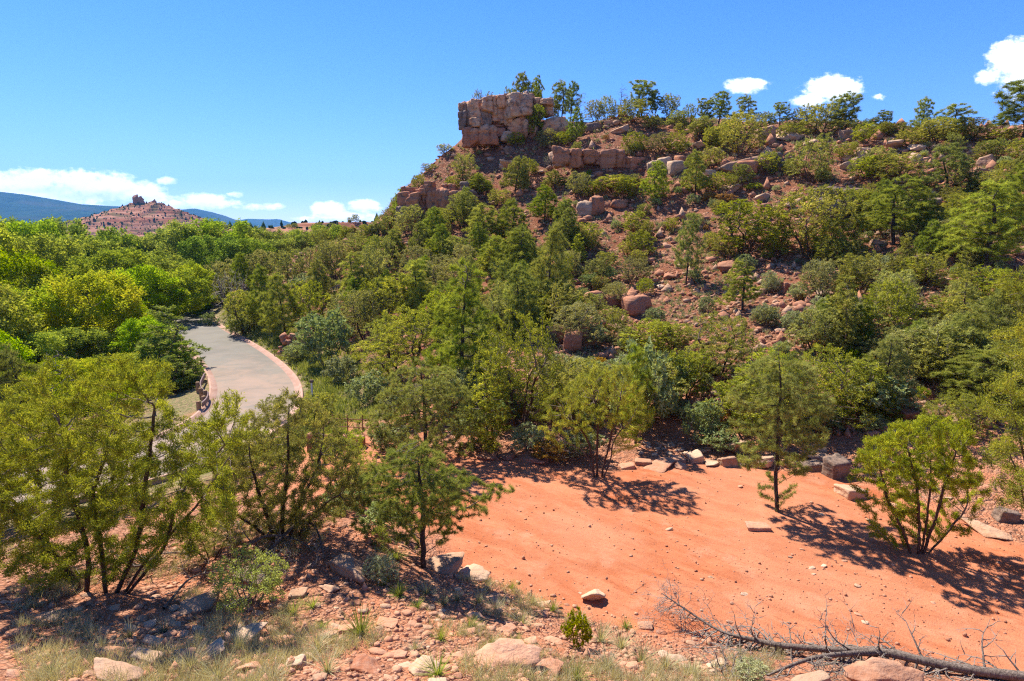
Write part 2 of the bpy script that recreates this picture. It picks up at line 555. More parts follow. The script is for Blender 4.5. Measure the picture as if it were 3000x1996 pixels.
M_ROCK = rock_mat('tan_sandstone', (0.46, 0.275, 0.165), (0.36, 0.19, 0.105), (0.095, 0.064, 0.048), 0.5)
M_CLIFF = rock_mat('cliff_sandstone', (0.62, 0.41, 0.25), (0.50, 0.285, 0.155), (0.11, 0.082, 0.066), 0.85, (0.60, 0.25, 0.10), 24.4)
M_REDROCK = rock_mat('red_sandstone', (0.43, 0.185, 0.095), (0.33, 0.125, 0.062), (0.12, 0.06, 0.045), 0.4)
M_DARKROCK = rock_mat('varnished_rock', (0.26, 0.17, 0.115), (0.16, 0.105, 0.076), (0.050, 0.042, 0.038), 0.8)
M_PALE = rock_mat('pale_rock', (0.54, 0.36, 0.23), (0.45, 0.27, 0.155), (0.20, 0.13, 0.09), 0.35)
M_STONE = rock_mat('bank_stone', (0.50, 0.255, 0.145), (0.43, 0.19, 0.10), (0.22, 0.125, 0.085), 0.35)


def ground_mat():
    m, t = new_mat('red_earth')
    geo = t.n('ShaderNodeNewGeometry')
    P = geo.outputs['Position']
    A = lambda nm: t.n('ShaderNodeAttribute', attribute_name=nm).outputs['Fac']
    pad, verge, bank, valley = A('pad'), A('verge'), A('bank'), A('valley')
    n1 = t.noise(0.16, 5, P, 0.6)
    n2 = t.noise(0.9, 6, P, 0.62)
    n3 = t.noise(5.0, 6, P, 0.7)
    n4 = t.noise(26.0, 4, P, 0.7)
    # hillside: red soil, broken by paler gravel
    hill = t.mix(t.remap(n1, 0.35, 0.65), (0.245, 0.072, 0.030), (0.285, 0.110, 0.054))
    hill = t.mix(t.remap(n2, 0.47, 0.66), hill, (0.32, 0.150, 0.080))
    hill = t.mix(t.math('MULTIPLY', t.remap(n3, 0.52, 0.66), 0.7), hill, (0.40, 0.22, 0.13))
    hill = t.mix(t.math('MULTIPLY', t.remap(n3, 0.46, 0.34), 0.6), hill, (0.085, 0.036, 0.021))
    # broken rubble: every fragment its own tone, dark joints between
    vo = t.n('ShaderNodeTexVoronoi', {'Vector': P, 'Scale': 2.6, 'Randomness': 1.0}, feature='F1')
    ve = t.n('ShaderNodeTexVoronoi', {'Vector': P, 'Scale': 2.6, 'Randomness': 1.0}, feature='DISTANCE_TO_EDGE')
    vg_ = t.n('ShaderNodeSeparateColor', {0: vo.outputs['Color']}).outputs[0]
    rub = t.remap(n2, 0.36, 0.56)
    frag = t.mix(vg_, (0.24, 0.080, 0.038), (0.47, 0.24, 0.135))
    frag = t.mix(t.remap(ve.outputs['Distance'], 0.10, 0.0), frag, (0.07, 0.028, 0.016))
    hill = t.mix(t.math('MULTIPLY', rub, 0.75), hill, frag)
    vb = t.n('ShaderNodeTexVoronoi', {'Vector': P, 'Scale': 9.0, 'Randomness': 1.0}, feature='F1')
    vbe = t.n('ShaderNodeTexVoronoi', {'Vector': P, 'Scale': 9.0, 'Randomness': 1.0}, feature='DISTANCE_TO_EDGE')
    vbg = t.n('ShaderNodeSeparateColor', {0: vb.outputs['Color']}).outputs[0]
    # litter and dry growth of its own colour
    lit = t.noise(1.7, 5, P, 0.7)
    hill = t.mix(t.math('MULTIPLY', t.remap(lit, 0.52, 0.70), 0.55), hill, (0.20, 0.165, 0.085))
    # near bank
    bk = t.mix(t.remap(n2, 0.35, 0.65), (0.44, 0.165, 0.080), (0.49, 0.235, 0.130))
    bk = t.mix(t.math('MULTIPLY', t.remap(n3, 0.50, 0.68), 0.65), bk, (0.52, 0.31, 0.20))
    bk = t.mix(t.math('MULTIPLY', t.remap(n4, 0.44, 0.30), 0.5), bk, (0.25, 0.09, 0.045))
    bfr = t.mix(vbg, (0.33, 0.12, 0.058), (0.52, 0.27, 0.16))
    bfr = t.mix(t.remap(vbe.outputs['Distance'], 0.12, 0.0), bfr, (0.13, 0.045, 0.022))
    bk = t.mix(t.math('MULTIPLY', t.remap(n2, 0.40, 0.58), 0.8), bk, bfr)
    # graded pad: orange-red, scraped streaks along its length
    rt = t.n('ShaderNodeVectorRotate', {'Vector': P, 'Axis': (0, 0, 1), 'Angle': math.radians(40)}, rotation_type='AXIS_ANGLE').outputs[0]
    mp = t.n('ShaderNodeMapping', {'Vector': rt, 'Scale': (0.35, 1.2, 1.0)}).outputs[0]
    s1 = t.noise(1.1, 6, mp, 0.65, 0.8)
    s2 = t.noise(6.0, 5, mp, 0.7)
    pd = t.mix(t.remap(s1, 0.32, 0.68), (0.38, 0.108, 0.040), (0.50, 0.180, 0.082))
    pd = t.mix(t.math('MULTIPLY', t.remap(n2, 0.52, 0.7), 0.55), pd, (0.54, 0.250, 0.140))
    pd = t.mix(t.math('MULTIPLY', t.remap(s2, 0.54, 0.66), 0.55), pd, (0.30, 0.080, 0.030))
    pd = t.mix(t.math('MULTIPLY', t.remap(n1, 0.40, 0.62), 0.5), pd, (0.48, 0.205, 0.110))
    pd = t.mix(t.math('MULTIPLY', t.remap(n4, 0.64, 0.74), 0.5), pd, (0.62, 0.36, 0.23))
    # grassy verge beside the road, leaf litter in the valley
    vg = t.mix(t.remap(n3, 0.4, 0.62), (0.18, 0.18, 0.060), (0.33, 0.215, 0.12))
    vl = t.mix(t.remap(n2, 0.4, 0.6), (0.12, 0.095, 0.05), (0.22, 0.13, 0.07))
    c = t.mix(bank, hill, bk)
    c = t.mix(verge, c, vg)
    c = t.mix(valley, c, vl)
    c = t.mix(pad, c, pd)
    h = t.math('ADD', t.math('MULTIPLY', n3, 0.7), t.math('ADD', t.math('MULTIPLY', n4, 0.35), t.math('ADD', t.math('MULTIPLY', t.remap(ve.outputs['Distance'], 0.0, 0.25), t.math('MULTIPLY', rub, 1.1)), t.math('MULTIPLY', t.remap(vbe.outputs['Distance'], 0.0, 0.25), 0.4))))
    hp = t.math('ADD', t.math('MULTIPLY', s1, 0.35), t.math('ADD', t.math('MULTIPLY', s2, 0.40), t.math('ADD', t.math('MULTIPLY', n3, 0.35), t.math('MULTIPLY', n4, 0.25))))
    hh = t.n('ShaderNodeMix', {0: pad, 2: h, 3: hp}, data_type='FLOAT').outputs[0]
    bp = t.n('ShaderNodeBump', {'Strength': 0.9, 'Distance': 0.10, 'Height': hh})
    p = t.n('ShaderNodeBsdfPrincipled', {'Base Color': c, 'Roughness': 0.95, 'Normal': bp.outputs[0]})
    p.inputs['Specular IOR Level'].default_value = 0.08
    t.n('ShaderNodeOutputMaterial', {'Surface': p.outputs[0]})
    return m


M_GROUND = ground_mat()


def asphalt_mat():
    m, t = new_mat('asphalt')
    P = t.n('ShaderNodeNewGeometry').outputs['Position']
    n1 = t.noise(0.35, 5, P, 0.6)
    n3 = t.noise(40.0, 3, P, 0.6)
    c = t.mix(t.remap(n1, 0.35, 0.65), (0.160, 0.140, 0.108), (0.195, 0.172, 0.134))
    c = t.mix(t.math('MULTIPLY', t.remap(n3, 0.4, 0.7), 0.5), c, (0.235, 0.21, 0.165))
    # red dust washed across the near end of the road
    at = t.n('ShaderNodeAttribute', attribute_name='dust').outputs['Fac']
    nd = t.noise(0.55, 6, P, 0.65, 0.6)
    k = t.math('MULTIPLY', t.remap(t.math('ADD', nd, t.math('MULTIPLY', at, 0.30)), 0.50, 0.95), t.math('ADD', 0.25, t.math('MULTIPLY', at, 0.7), clamp=True))
    c = t.mix(t.math('MULTIPLY', k, 0.65), c, (0.37, 0.24, 0.165))
    bp = t.n('ShaderNodeBump', {'Strength': 0.4, 'Distance': 0.01, 'Height': n3})
    p = t.n('ShaderNodeBsdfPrincipled', {'Base Color': c, 'Roughness': 0.85, 'Normal': bp.outputs[0]})
    p.inputs['Specular IOR Level'].default_value = 0.06
    t.n('ShaderNodeOutputMaterial', {'Surface': p.outputs[0]})
    return m


M_ASPH = asphalt_mat()
M_KERB = simple_mat('red_concrete', (0.47, 0.285, 0.20), (0.38, 0.21, 0.14), 1.2, 0.9, 0.3)
M_RUSTSTEEL = simple_mat('rusty_steel', (0.20, 0.085, 0.050), (0.30, 0.135, 0.080), 6, 0.75, 0.3)
M_RAILSTEEL = simple_mat('weathered_rail_steel', (0.16, 0.095, 0.085), (0.24, 0.15, 0.13), 4, 0.6, 0.2)
M_TIMBER = simple_mat('timber', (0.42, 0.26, 0.14), (0.30, 0.175, 0.09), 9, 0.9, 0.4)
M_GREENBIN = simple_mat('green_plastic', (0.010, 0.055, 0.030), (0.014, 0.070, 0.040), 3, 0.5, 0.1)
M_BLACK = simple_mat('black_rubber', (0.02, 0.02, 0.02), (0.03, 0.03, 0.03), 5, 0.8, 0.1)
M_WHITE = simple_mat('white_paint', (0.72, 0.70, 0.66), (0.60, 0.57, 0.52), 5, 0.7, 0.1)


# ---------------------------------------------------------------- ground sheet
def axis(lo, hi, dense_lo, dense_hi, step, g=1.06, cap=40.0):
    mid = list(np.arange(dense_lo, dense_hi + 1e-6, step))
    up, s, x = [], step, dense_hi
    while x < hi:
        s = min(s * g, cap if x < 400 else 400)
        x += s
        up.append(x)
    dn, s, x = [], step, dense_lo
    while x > lo:
        s = min(s * g, cap if x > -400 else 400)
        x -= s
        dn.append(x)
    return np.array(dn[::-1] + mid + up)


def build_ground():
    xs = axis(-9000, 9000, -8, 15, 0.19, 1.06)
    ys = axis(-600, 12000, 7.5, 23, 0.17, 1.03)
    X, Y = np.meshgrid(xs, ys)
    x, y = X.ravel(), Y.ravel()
    z = height(x, y)
    nx, ny = len(xs), len(ys)
    i = np.arange(nx * ny).reshape(ny, nx)
    q = np.stack([i[:-1, :-1], i[:-1, 1:], i[1:, 1:], i[1:, :-1]], -1).reshape(-1, 4)
    sd = poly_sd(x, y, PAD)
    rd = line_dist(x, y, ROAD)
    P = np.stack([x, y, 0 * x], 1)
    wob = fbm(P / 1.2, 3, 5)
    pad = 1 - sstep(sd + 0.7 * wob, -0.2, 0.7)
    # red drive from the pad down to the road
    drive = 1 - sstep(line_dist(x, y, np.array([(-3.5, 19.5), (-8, 24), (-12, 30), (-15, 33)])) + 1.0 * wob, 2.2, 4.0)
    pad = np.maximum(pad, drive * 0.75)
    hillw = sstep(z, 1.2, 4.0) * (y > 22)
    bank = (1 - hillw) * ((y < 30) & (x > -16))
    verge = (1 - sstep(rd + 2.0 * wob, 4.5, 9.5)) * (x > -45)
    valley = sstep(-(z + 1.6), -0.3, 0.8)
    me = np_mesh('ground', np.stack([x, y, z], 1), quads=q, mats=[M_GROUND],
                 attrs={'pad': pad, 'bank': bank, 'verge': verge, 'valley': valley}, smooth=True)
    structure(link('ground', me))


build_ground()


# ---------------------------------------------------------------- road and kerbs
def offsets(L):
    d = np.gradient(L, axis=0)
    d /= np.linalg.norm(d, axis=1)[:, None]
    return np.stack([-d[:, 1], d[:, 0]], 1)


def build_road():
    L = ROAD
    nrm = offsets(L)
    n = len(L)
    cols = np.linspace(-1, 1, 7)
    V = []
    dust = []
    for c in cols:
        p = L + nrm * c * ROAD_W
        V.append(np.column_stack([p, np.full(n, ROAD_Z) + 0.05 * (1 - c * c)]))
        dust.append(sstep(-p[:, 1], -56, -40) + 0.12 * (1 - abs(c)) + 0.25 * sstep(p[:, 1], 66, 72) * (c < -0.3))
    V = np.concatenate(V)
    i = np.arange(7 * n).reshape(7, n)
    q = np.stack([i[:-1, :-1], i[1:, :-1], i[1:, 1:], i[:-1, 1:]], -1).reshape(-1, 4)
    me = np_mesh('road', V, quads=q, mats=[M_ASPH], attrs={'dust': np.concatenate(dust)}, smooth=True)
    structure(link('road', me))
    # rolled concrete kerbs: gutter, step, back
    for side, rngs in ((1, [(0, n)]), (-1, [(0, n)])):
        for (a, b) in rngs:
            prof = [(ROAD_W - 0.02, -0.12), (ROAD_W - 0.02, 0.012), (ROAD_W + 0.28, 0.022), (ROAD_W + 0.31, 0.135), (ROAD_W + 0.45, 0.145), (ROAD_W + 0.47, -0.2)]
            VV = []
            for (o, z) in prof:
                p = L[a:b] + nrm[a:b] * o * side
                VV.append(np.column_stack([p, np.full(b - a, ROAD_Z + z)]))
            VV = np.concatenate(VV)
            m = b - a
            i = np.arange(len(prof) * m).reshape(len(prof), m)
            q = np.stack([i[:-1, :-1], i[1:, :-1], i[1:, 1:], i[:-1, 1:]], -1).reshape(-1, 4)
            structure(link('kerb', np_mesh('kerb', VV, quads=q, mats=[M_KERB])))


build_road()


# ---------------------------------------------------------------- growing trees
def grow(attr, stems, step, di, dk, r, up=0.08, jit=0.18, maxit=90):
    """branches grow from the stems towards scattered points in the crown"""
    N = [s for s in stems]
    nodes = np.concatenate(N)
    par = []
    base = 0
    for s in stems:
        par += [-1] + list(range(base, base + len(s) - 1))
        base += len(s)
    par = list(par)
    kids = np.zeros(len(nodes), int)
    for p in par:
        if p >= 0: kids[p] += 1
    A = attr.copy()
    d2 = ((A[:, None] - nodes[None]) ** 2).sum(-1)
    idx = d2.argmin(1); dist = np.sqrt(d2.min(1))
    for it in range(maxit):
        keep = dist > dk
        A, idx, dist = A[keep], idx[keep], dist[keep]
        if len(A) == 0: break
        act = dist < di
        if not act.any():
            act = dist < dist.min() * 1.15
        v = A[act] - nodes[idx[act]]
        v /= np.linalg.norm(v, axis=1)[:, None] + 1e-9
        acc = np.zeros((len(nodes), 3))
        np.add.at(acc, idx[act], v)
        u = np.unique(idx[act])
        u = u[kids[u] < 4]
        if len(u) == 0: break
        D = acc[u]
        D /= np.linalg.norm(D, axis=1)[:, None] + 1e-9
        D = D + np.array([0, 0, up]) + jit * r.normal(size=D.shape)
        D /= np.linalg.norm(D, axis=1)[:, None]
        new = nodes[u] + D * step
        kids[u] += 1
        base = len(nodes)
        nodes = np.concatenate([nodes, new])
        kids = np.concatenate([kids, np.zeros(len(new), int)])
        par += list(u)
        dd = ((A[:, None] - new[None]) ** 2).sum(-1)
        j = dd.argmin(1); dm = np.sqrt(dd.min(1))
        better = dm < dist
        idx = np.where(better, base + j, idx); dist = np.where(better, dm, dist)
    par = np.array(par)
    return nodes, par


def tree_stats(nodes, par, tip_r, expo=2.05):
    n = len(nodes)
    tips = np.zeros(n)
    has = np.zeros(n, bool)
    has[par[par >= 0]] = True
    acc = np.where(has, 0.0, tip_r ** expo)
    cnt = np.where(has, 0, 1)
    for i in range(n - 1, -1, -1):
        p = par[i]
        if p >= 0 and p < i:
            acc[p] += acc[i]; cnt[p] += cnt[i]
    # stems are stored before their branches, so parents always come first
    return acc ** (1 / expo), cnt


def frames(d):
    d = d / (np.linalg.norm(d, axis=1)[:, None] + 1e-9)
    ref = np.where(np.abs(d[:, 2:3]) < 0.9, np.array([[0, 0, 1.0]]), np.array([[1.0, 0, 0]]))
    a = np.cross(ref, d); a /= np.linalg.norm(a, axis=1)[:, None] + 1e-9
    b = np.cross(d, a)
    return a, b


def wood_mesh(name, nodes, par, rad, mat, sides=5, grey_r=0.012, min_r=0.0):
    e = np.nonzero(par >= 0)[0]
    if min_r: e = e[rad[e] >= min_r]
    p = par[e]
    # the thickest child continues the stem
    main = np.full(len(nodes), -1)
    for i in e:
        q = par[i]
        if main[q] < 0 or rad[i] > rad[main[q]]: main[q] = i
    is_main = main[p] == e
    ind = np.zeros_like(nodes)
    ind[e] = nodes[e] - nodes[p]
    root = par < 0
    for i in np.nonzero(root)[0]:
        if main[i] >= 0: ind[i] = nodes[main[i]] - nodes[i]
    d0 = np.where(is_main[:, None], ind[p], ind[e]); d1 = ind[e]
    r0 = np.where(is_main, rad[p], np.minimum(rad[p], rad[e] * 1.25)); r1 = rad[e]
    # keep ring frames aligned along an edge: both from the edge direction
    a, b = frames(nodes[e] - nodes[p])
    thin = r1 < 2.6 * r1.min()
    VV, QQ, GG, base = [], [], [], 0
    for msk, sd in ((thin, min(3, sides)), (~thin, sides)):      # fine twigs need only three sides
        if not msk.any(): continue
        ang = np.arange(sd) / sd * 2 * np.pi
        ring = a[msk][:, None] * np.cos(ang)[None, :, None] + b[msk][:, None] * np.sin(ang)[None, :, None]
        pe, pp_ = nodes[e][msk], nodes[p][msk]
        V0 = pp_[:, None] + ring * r0[msk][:, None, None]
        V1 = (pe + 0.15 * (pe - pp_))[:, None] + ring * r1[msk][:, None, None]
        VV.append(np.concatenate([V0, V1], 1).reshape(-1, 3))
        k = base + np.arange(msk.sum()) * 2 * sd
        i = np.arange(sd); j = (i + 1) % sd
        QQ.append(np.stack([k[:, None] + i, k[:, None] + j, k[:, None] + sd + j, k[:, None] + sd + i], -1).reshape(-1, 4))
        GG.append(np.repeat(np.clip(1 - r1[msk] / (grey_r * 2.2), 0, 1), 2 * sd))
        base += len(VV[-1])
    V, q, g = np.concatenate(VV), np.concatenate(QQ), np.concatenate(GG)
    return np_mesh(name, V, quads=q, mats=[mat], attrs={'tint': g}, smooth=True)


def leaf_quads(c, d, ln, wd, r, upn=1.3):
    """one pointed leaf per row"""
    n = len(c)
    d = d / (np.linalg.norm(d, axis=1)[:, None] + 1e-9)
    # blades turn their faces to the light overhead
    m = r.normal(size=(n, 3)); m[:, 2] += upn
    s = np.cross(d, m); s /= np.linalg.norm(s, axis=1)[:, None] + 1e-9
    ln = np.asarray(ln).reshape(-1, 1); wd = np.asarray(wd).reshape(-1, 1)
    V = np.stack([c + s * wd * 0.5, c - s * wd * 0.5 + d * ln * .25, c + d * ln], 1).reshape(-1, 3)
    q = np.arange(n * 3).reshape(n, 3)
    return V, q


def leaf_mesh(name, c, d, ln, wd, mat, r, tint=None):
    V, q = leaf_quads(c, d, ln, wd, r)
    tint = r.random(len(c)) if tint is None else tint
    return np_mesh(name, V, tris=q, mats=[mat], attrs={'tint': np.repeat(tint, 3)})


def needle_mesh(name, c, d, ln, wd, mat, r, per=7, spread=0.75, tint=None):
    """tufts of needles: thin triangles fanning out round the twig"""
    n = len(c)
    d = d / (np.linalg.norm(d, axis=1)[:, None] + 1e-9)
    D = d[:, None] + spread * r.normal(size=(n, per, 3))
    D /= np.linalg.norm(D, axis=2)[:, :, None]
    m = r.normal(size=(n, per, 3)); m[:, :, 2] += 0.8
    s = np.cross(D, m); s /= np.linalg.norm(s, axis=2)[:, :, None] + 1e-9
    L = ln * (0.7 + 0.6 * r.random((n, per, 1)))
    B = c[:, None] + D * L * 0.05
    V = np.stack([B + s * wd * .5, B - s * wd * .5, B + D * L], 2).reshape(-1, 3)
    t = np.arange(n * per * 3).reshape(-1, 3)
    tint = r.random(n) if tint is None else tint
    tt = np.repeat(np.clip(tint[:, None] * .75 + .25 * r.random((n, per)), 0, 1).ravel(), 3)
    return np_mesh(name, V, tris=t, mats=[mat], attrs={'tint': tt})


def in_ball(n, r):
    v = r.normal(size=(n, 3)); v /= np.linalg.norm(v, axis=1)[:, None]
    return v * r.random((n, 1)) ** (1 / 3)


def lobes_points(lobes, total, r, shell=0.35):
    """points spread through a set of (centre, radii) ellipsoids, denser near their skins"""
    vol = np.array([l[1][0] * l[1][1] * l[1][2] for l in lobes]) ** 0.8
    ns = np.maximum(4, (total * vol / vol.sum()).astype(int))
    out = []
    for (c, rad), n in zip(lobes, ns):
        b = in_ball(n, r)
        b /= np.maximum(np.linalg.norm(b, axis=1)[:, None], 1e-6) ** shell
        out.append(np.array(c) + b * np.array(rad))
    return np.concatenate(out)


def stem_line(p0, p1, n, r, wig=0.05, sag=0.0):
    t = np.linspace(0, 1, n)[:, None]
    L = np.linalg.norm(np.array(p1) - np.array(p0))
    w = np.cumsum(r.normal(size=(n, 3)) * wig * L / n ** 0.5, axis=0) * t
    p = np.array(p0) * (1 - t) + np.array(p1) * t + w
    p[:, 2] += sag * L * np.sin(np.pi * t[:, 0])
    return p


def foliage_nodes(nodes, par, cnt, lim):
    k = np.nonzero((cnt <= lim) & (par >= 0))[0]
    d = nodes[k] - nodes[par[k]]
    d /= np.linalg.norm(d, axis=1)[:, None] + 1e-9
    return k, d


def make_plant(style, lobes, stems, H, seed, natt, nleaf, lsize, mats, di=None, lim=2, bare=0.0, tip_r=None, sides=4, spread=None, plume=False):
    """returns (trunk mesh, crown mesh)"""
    r = np.random.default_rng(seed)
    att = lobes_points(lobes, natt, r)
    step = H / 42.0
    di = di or H * 0.22
    st = [s for s in stems]
    nodes, par = grow(att, st, step, di, step * 1.6, r, up=0.10 if style != 'pine' else 0.04)
    tip = tip_r or H * 0.0013
    rad, cnt = tree_stats(nodes, par, tip)
    trunk = wood_mesh('trunk', nodes, par, rad, mats[0], sides=sides, grey_r=tip * 3)
    k, d = foliage_nodes(nodes, par, cnt, lim)
    if bare:
        ok = vnoise(nodes[k] * (6 / H), seed) > (-1 + 2 * bare)
        k, d = k[ok], d[ok]
    crown = None
    if nleaf and len(k):
        sel = r.integers(0, len(k), nleaf)
        k2, d2 = k[sel], d[sel]
        clump = np.clip(0.5 + 0.5 * vnoise(nodes[k2] * (9 / H), seed + 5) * 1.2, 0, 1)
        tint = np.clip(0.45 * clump + 0.55 * r.random(nleaf), 0, 1)
        if style == 'pine':
            c = nodes[k2] - d2 * (r.random((nleaf, 1)) * step * 1.3) + r.normal(size=(nleaf, 3)) * step * 0.22
            dd = d2 + np.array([0, 0, 0.30]) + 0.35 * r.normal(size=(nleaf, 3))
            crown = needle_mesh('crown', c, dd, lsize, lsize * 0.10, mats[1], r, per=7, tint=tint)
        elif style == 'juniper':
            sp = step * (spread or 0.8)
            c = nodes[k2] + in_ball(nleaf, r) * sp
            if plume:      # feathery upright sprays along the twigs
                c = nodes[k2] - d2 * (r.random((nleaf, 1)) * step) + r.normal(size=(nleaf, 3)) * sp * .55
                dd = d2 * 0.9 + np.array([0, 0, 0.5]) + 0.5 * r.normal(size=(nleaf, 3))
                crown = leaf_mesh('crown', c, dd, lsize * (0.6 + 0.8 * r.random(nleaf)), lsize * (0.18 + 0.16 * r.random(nleaf)), mats[1], r, tint)
            else:
                dd = d2 * 0.7 + np.array([0, 0, 0.35]) + 0.6 * r.normal(size=(nleaf, 3))
                crown = leaf_mesh('crown', c, dd, lsize * (0.6 + 0.8 * r.random(nleaf)), lsize * (0.26 + 0.22 * r.random(nleaf)), mats[1], r, tint)
        else:
            sp = step * (spread or 1.7)
            c = nodes[k2] + in_ball(nleaf, r) * sp
            dd = d2 * 0.5 + np.array([0, 0, -0.1]) + 0.9 * r.normal(size=(nleaf, 3))
            crown = leaf_mesh('crown', c, dd, lsize * (0.6 + 0.7 * r.random(nleaf)), lsize * (0.5 + 0.35 * r.random(nleaf)), mats[1], r, tint)
    return trunk, crown


# ---- shared shapes: every one is grown at real size about its own base
def lobe_set(style, H, R, r):
    L = []
    if style == 'jun':
        n = 22
        for i in range(n):
            a = i * 2.4 + r.normal() * .3
            f = (i + .5) / n
            zz = 0.20 + 0.74 * f ** 0.8 + r.normal() * .03
            rr = R * (0.75 * math.sqrt(max(0.05, 1 - ((zz - 0.42) / 0.6) ** 2))) * (0.6 + .4 * r.random())
            s = R * (0.24 + 0.14 * r.random())
            L.append(((rr * math.cos(a), rr * math.sin(a), zz * H), (s, s, s * 1.15)))
        L.append(((0, 0, 0.55 * H), (R * .45, R * .45, H * .25)))
    elif style == 'jcol':
        for i in range(13):
            a = i * 2.4
            f = (i + .5) / 13
            zz = 0.14 + 0.84 * f
            rr = R * 0.6 * (1 - 0.72 * f) * (0.6 + .5 * r.random())
            s = R * (0.36 + .16 * r.random()) * (1 - 0.45 * f)
            L.append(((rr * math.cos(a), rr * math.sin(a), zz * H), (s, s, s * 1.7)))
    elif style == 'pin':
        n = 34
        for i in range(n):
            a = i * 2.4 + r.normal() * .4
            f = (i + .5) / n
            zz = 0.20 + 0.74 * f
            rr = R * 0.8 * (1 - f ** 1.7) ** 0.7 * (0.55 + .5 * r.random())
            s = R * (0.30 + .14 * r.random()) * (1 - 0.35 * f)
            L.append(((rr * math.cos(a), rr * math.sin(a), zz * H), (s * 1.1, s * 1.1, s * .85)))
        L.append(((0, 0, .95 * H), (R * .18, R * .18, H * .06)))
    elif style == 'open':
        n = 20
        for i in range(n):
            a = i * 2.4 + r.normal() * .6
            f = (i + .5) / n
            zz = 0.26 + 0.65 * f
            rr = R * (0.95 - .6 * f) * (0.35 + .65 * r.random())
            s = R * (0.26 + .16 * r.random())
            L.append(((rr * math.cos(a), rr * math.sin(a), zz * H), (s * 1.15, s * 1.15, s * .7)))
        L.append(((R * .1, 0, .96 * H), (R * .25, R * .25, H * .05)))
    elif style == 'cot':
        n = 44
        for i in range(n):
            a = i * 2.4 + r.normal() * .3
            f = (i + .5) / n
            zz = 0.25 + 0.68 * f
            rr = R * 0.82 * math.sqrt(max(0.03, 1 - ((zz - 0.52) / 0.5) ** 2)) * (0.6 + .45 * r.random())
            s = R * (0.15 + .12 * r.random())
            L.append(((rr * math.cos(a), rr * math.sin(a), zz * H), (s, s, s * .8)))
    elif style == 'bush':
        n = 12
        for i in range(n):
            a = i * 2.4
            f = (i + .5) / n
            zz = 0.30 + 0.52 * f
            rr = R * 0.7 * math.sqrt(max(0.05, 1 - (f * .95) ** 2)) * (0.6 + .5 * r.random())
            s = R * (0.28 + .12 * r.random())
            L.append(((rr * math.cos(a), rr * math.sin(a), zz * H), (s, s, s * .9 * min(1, H / R))))
    return L


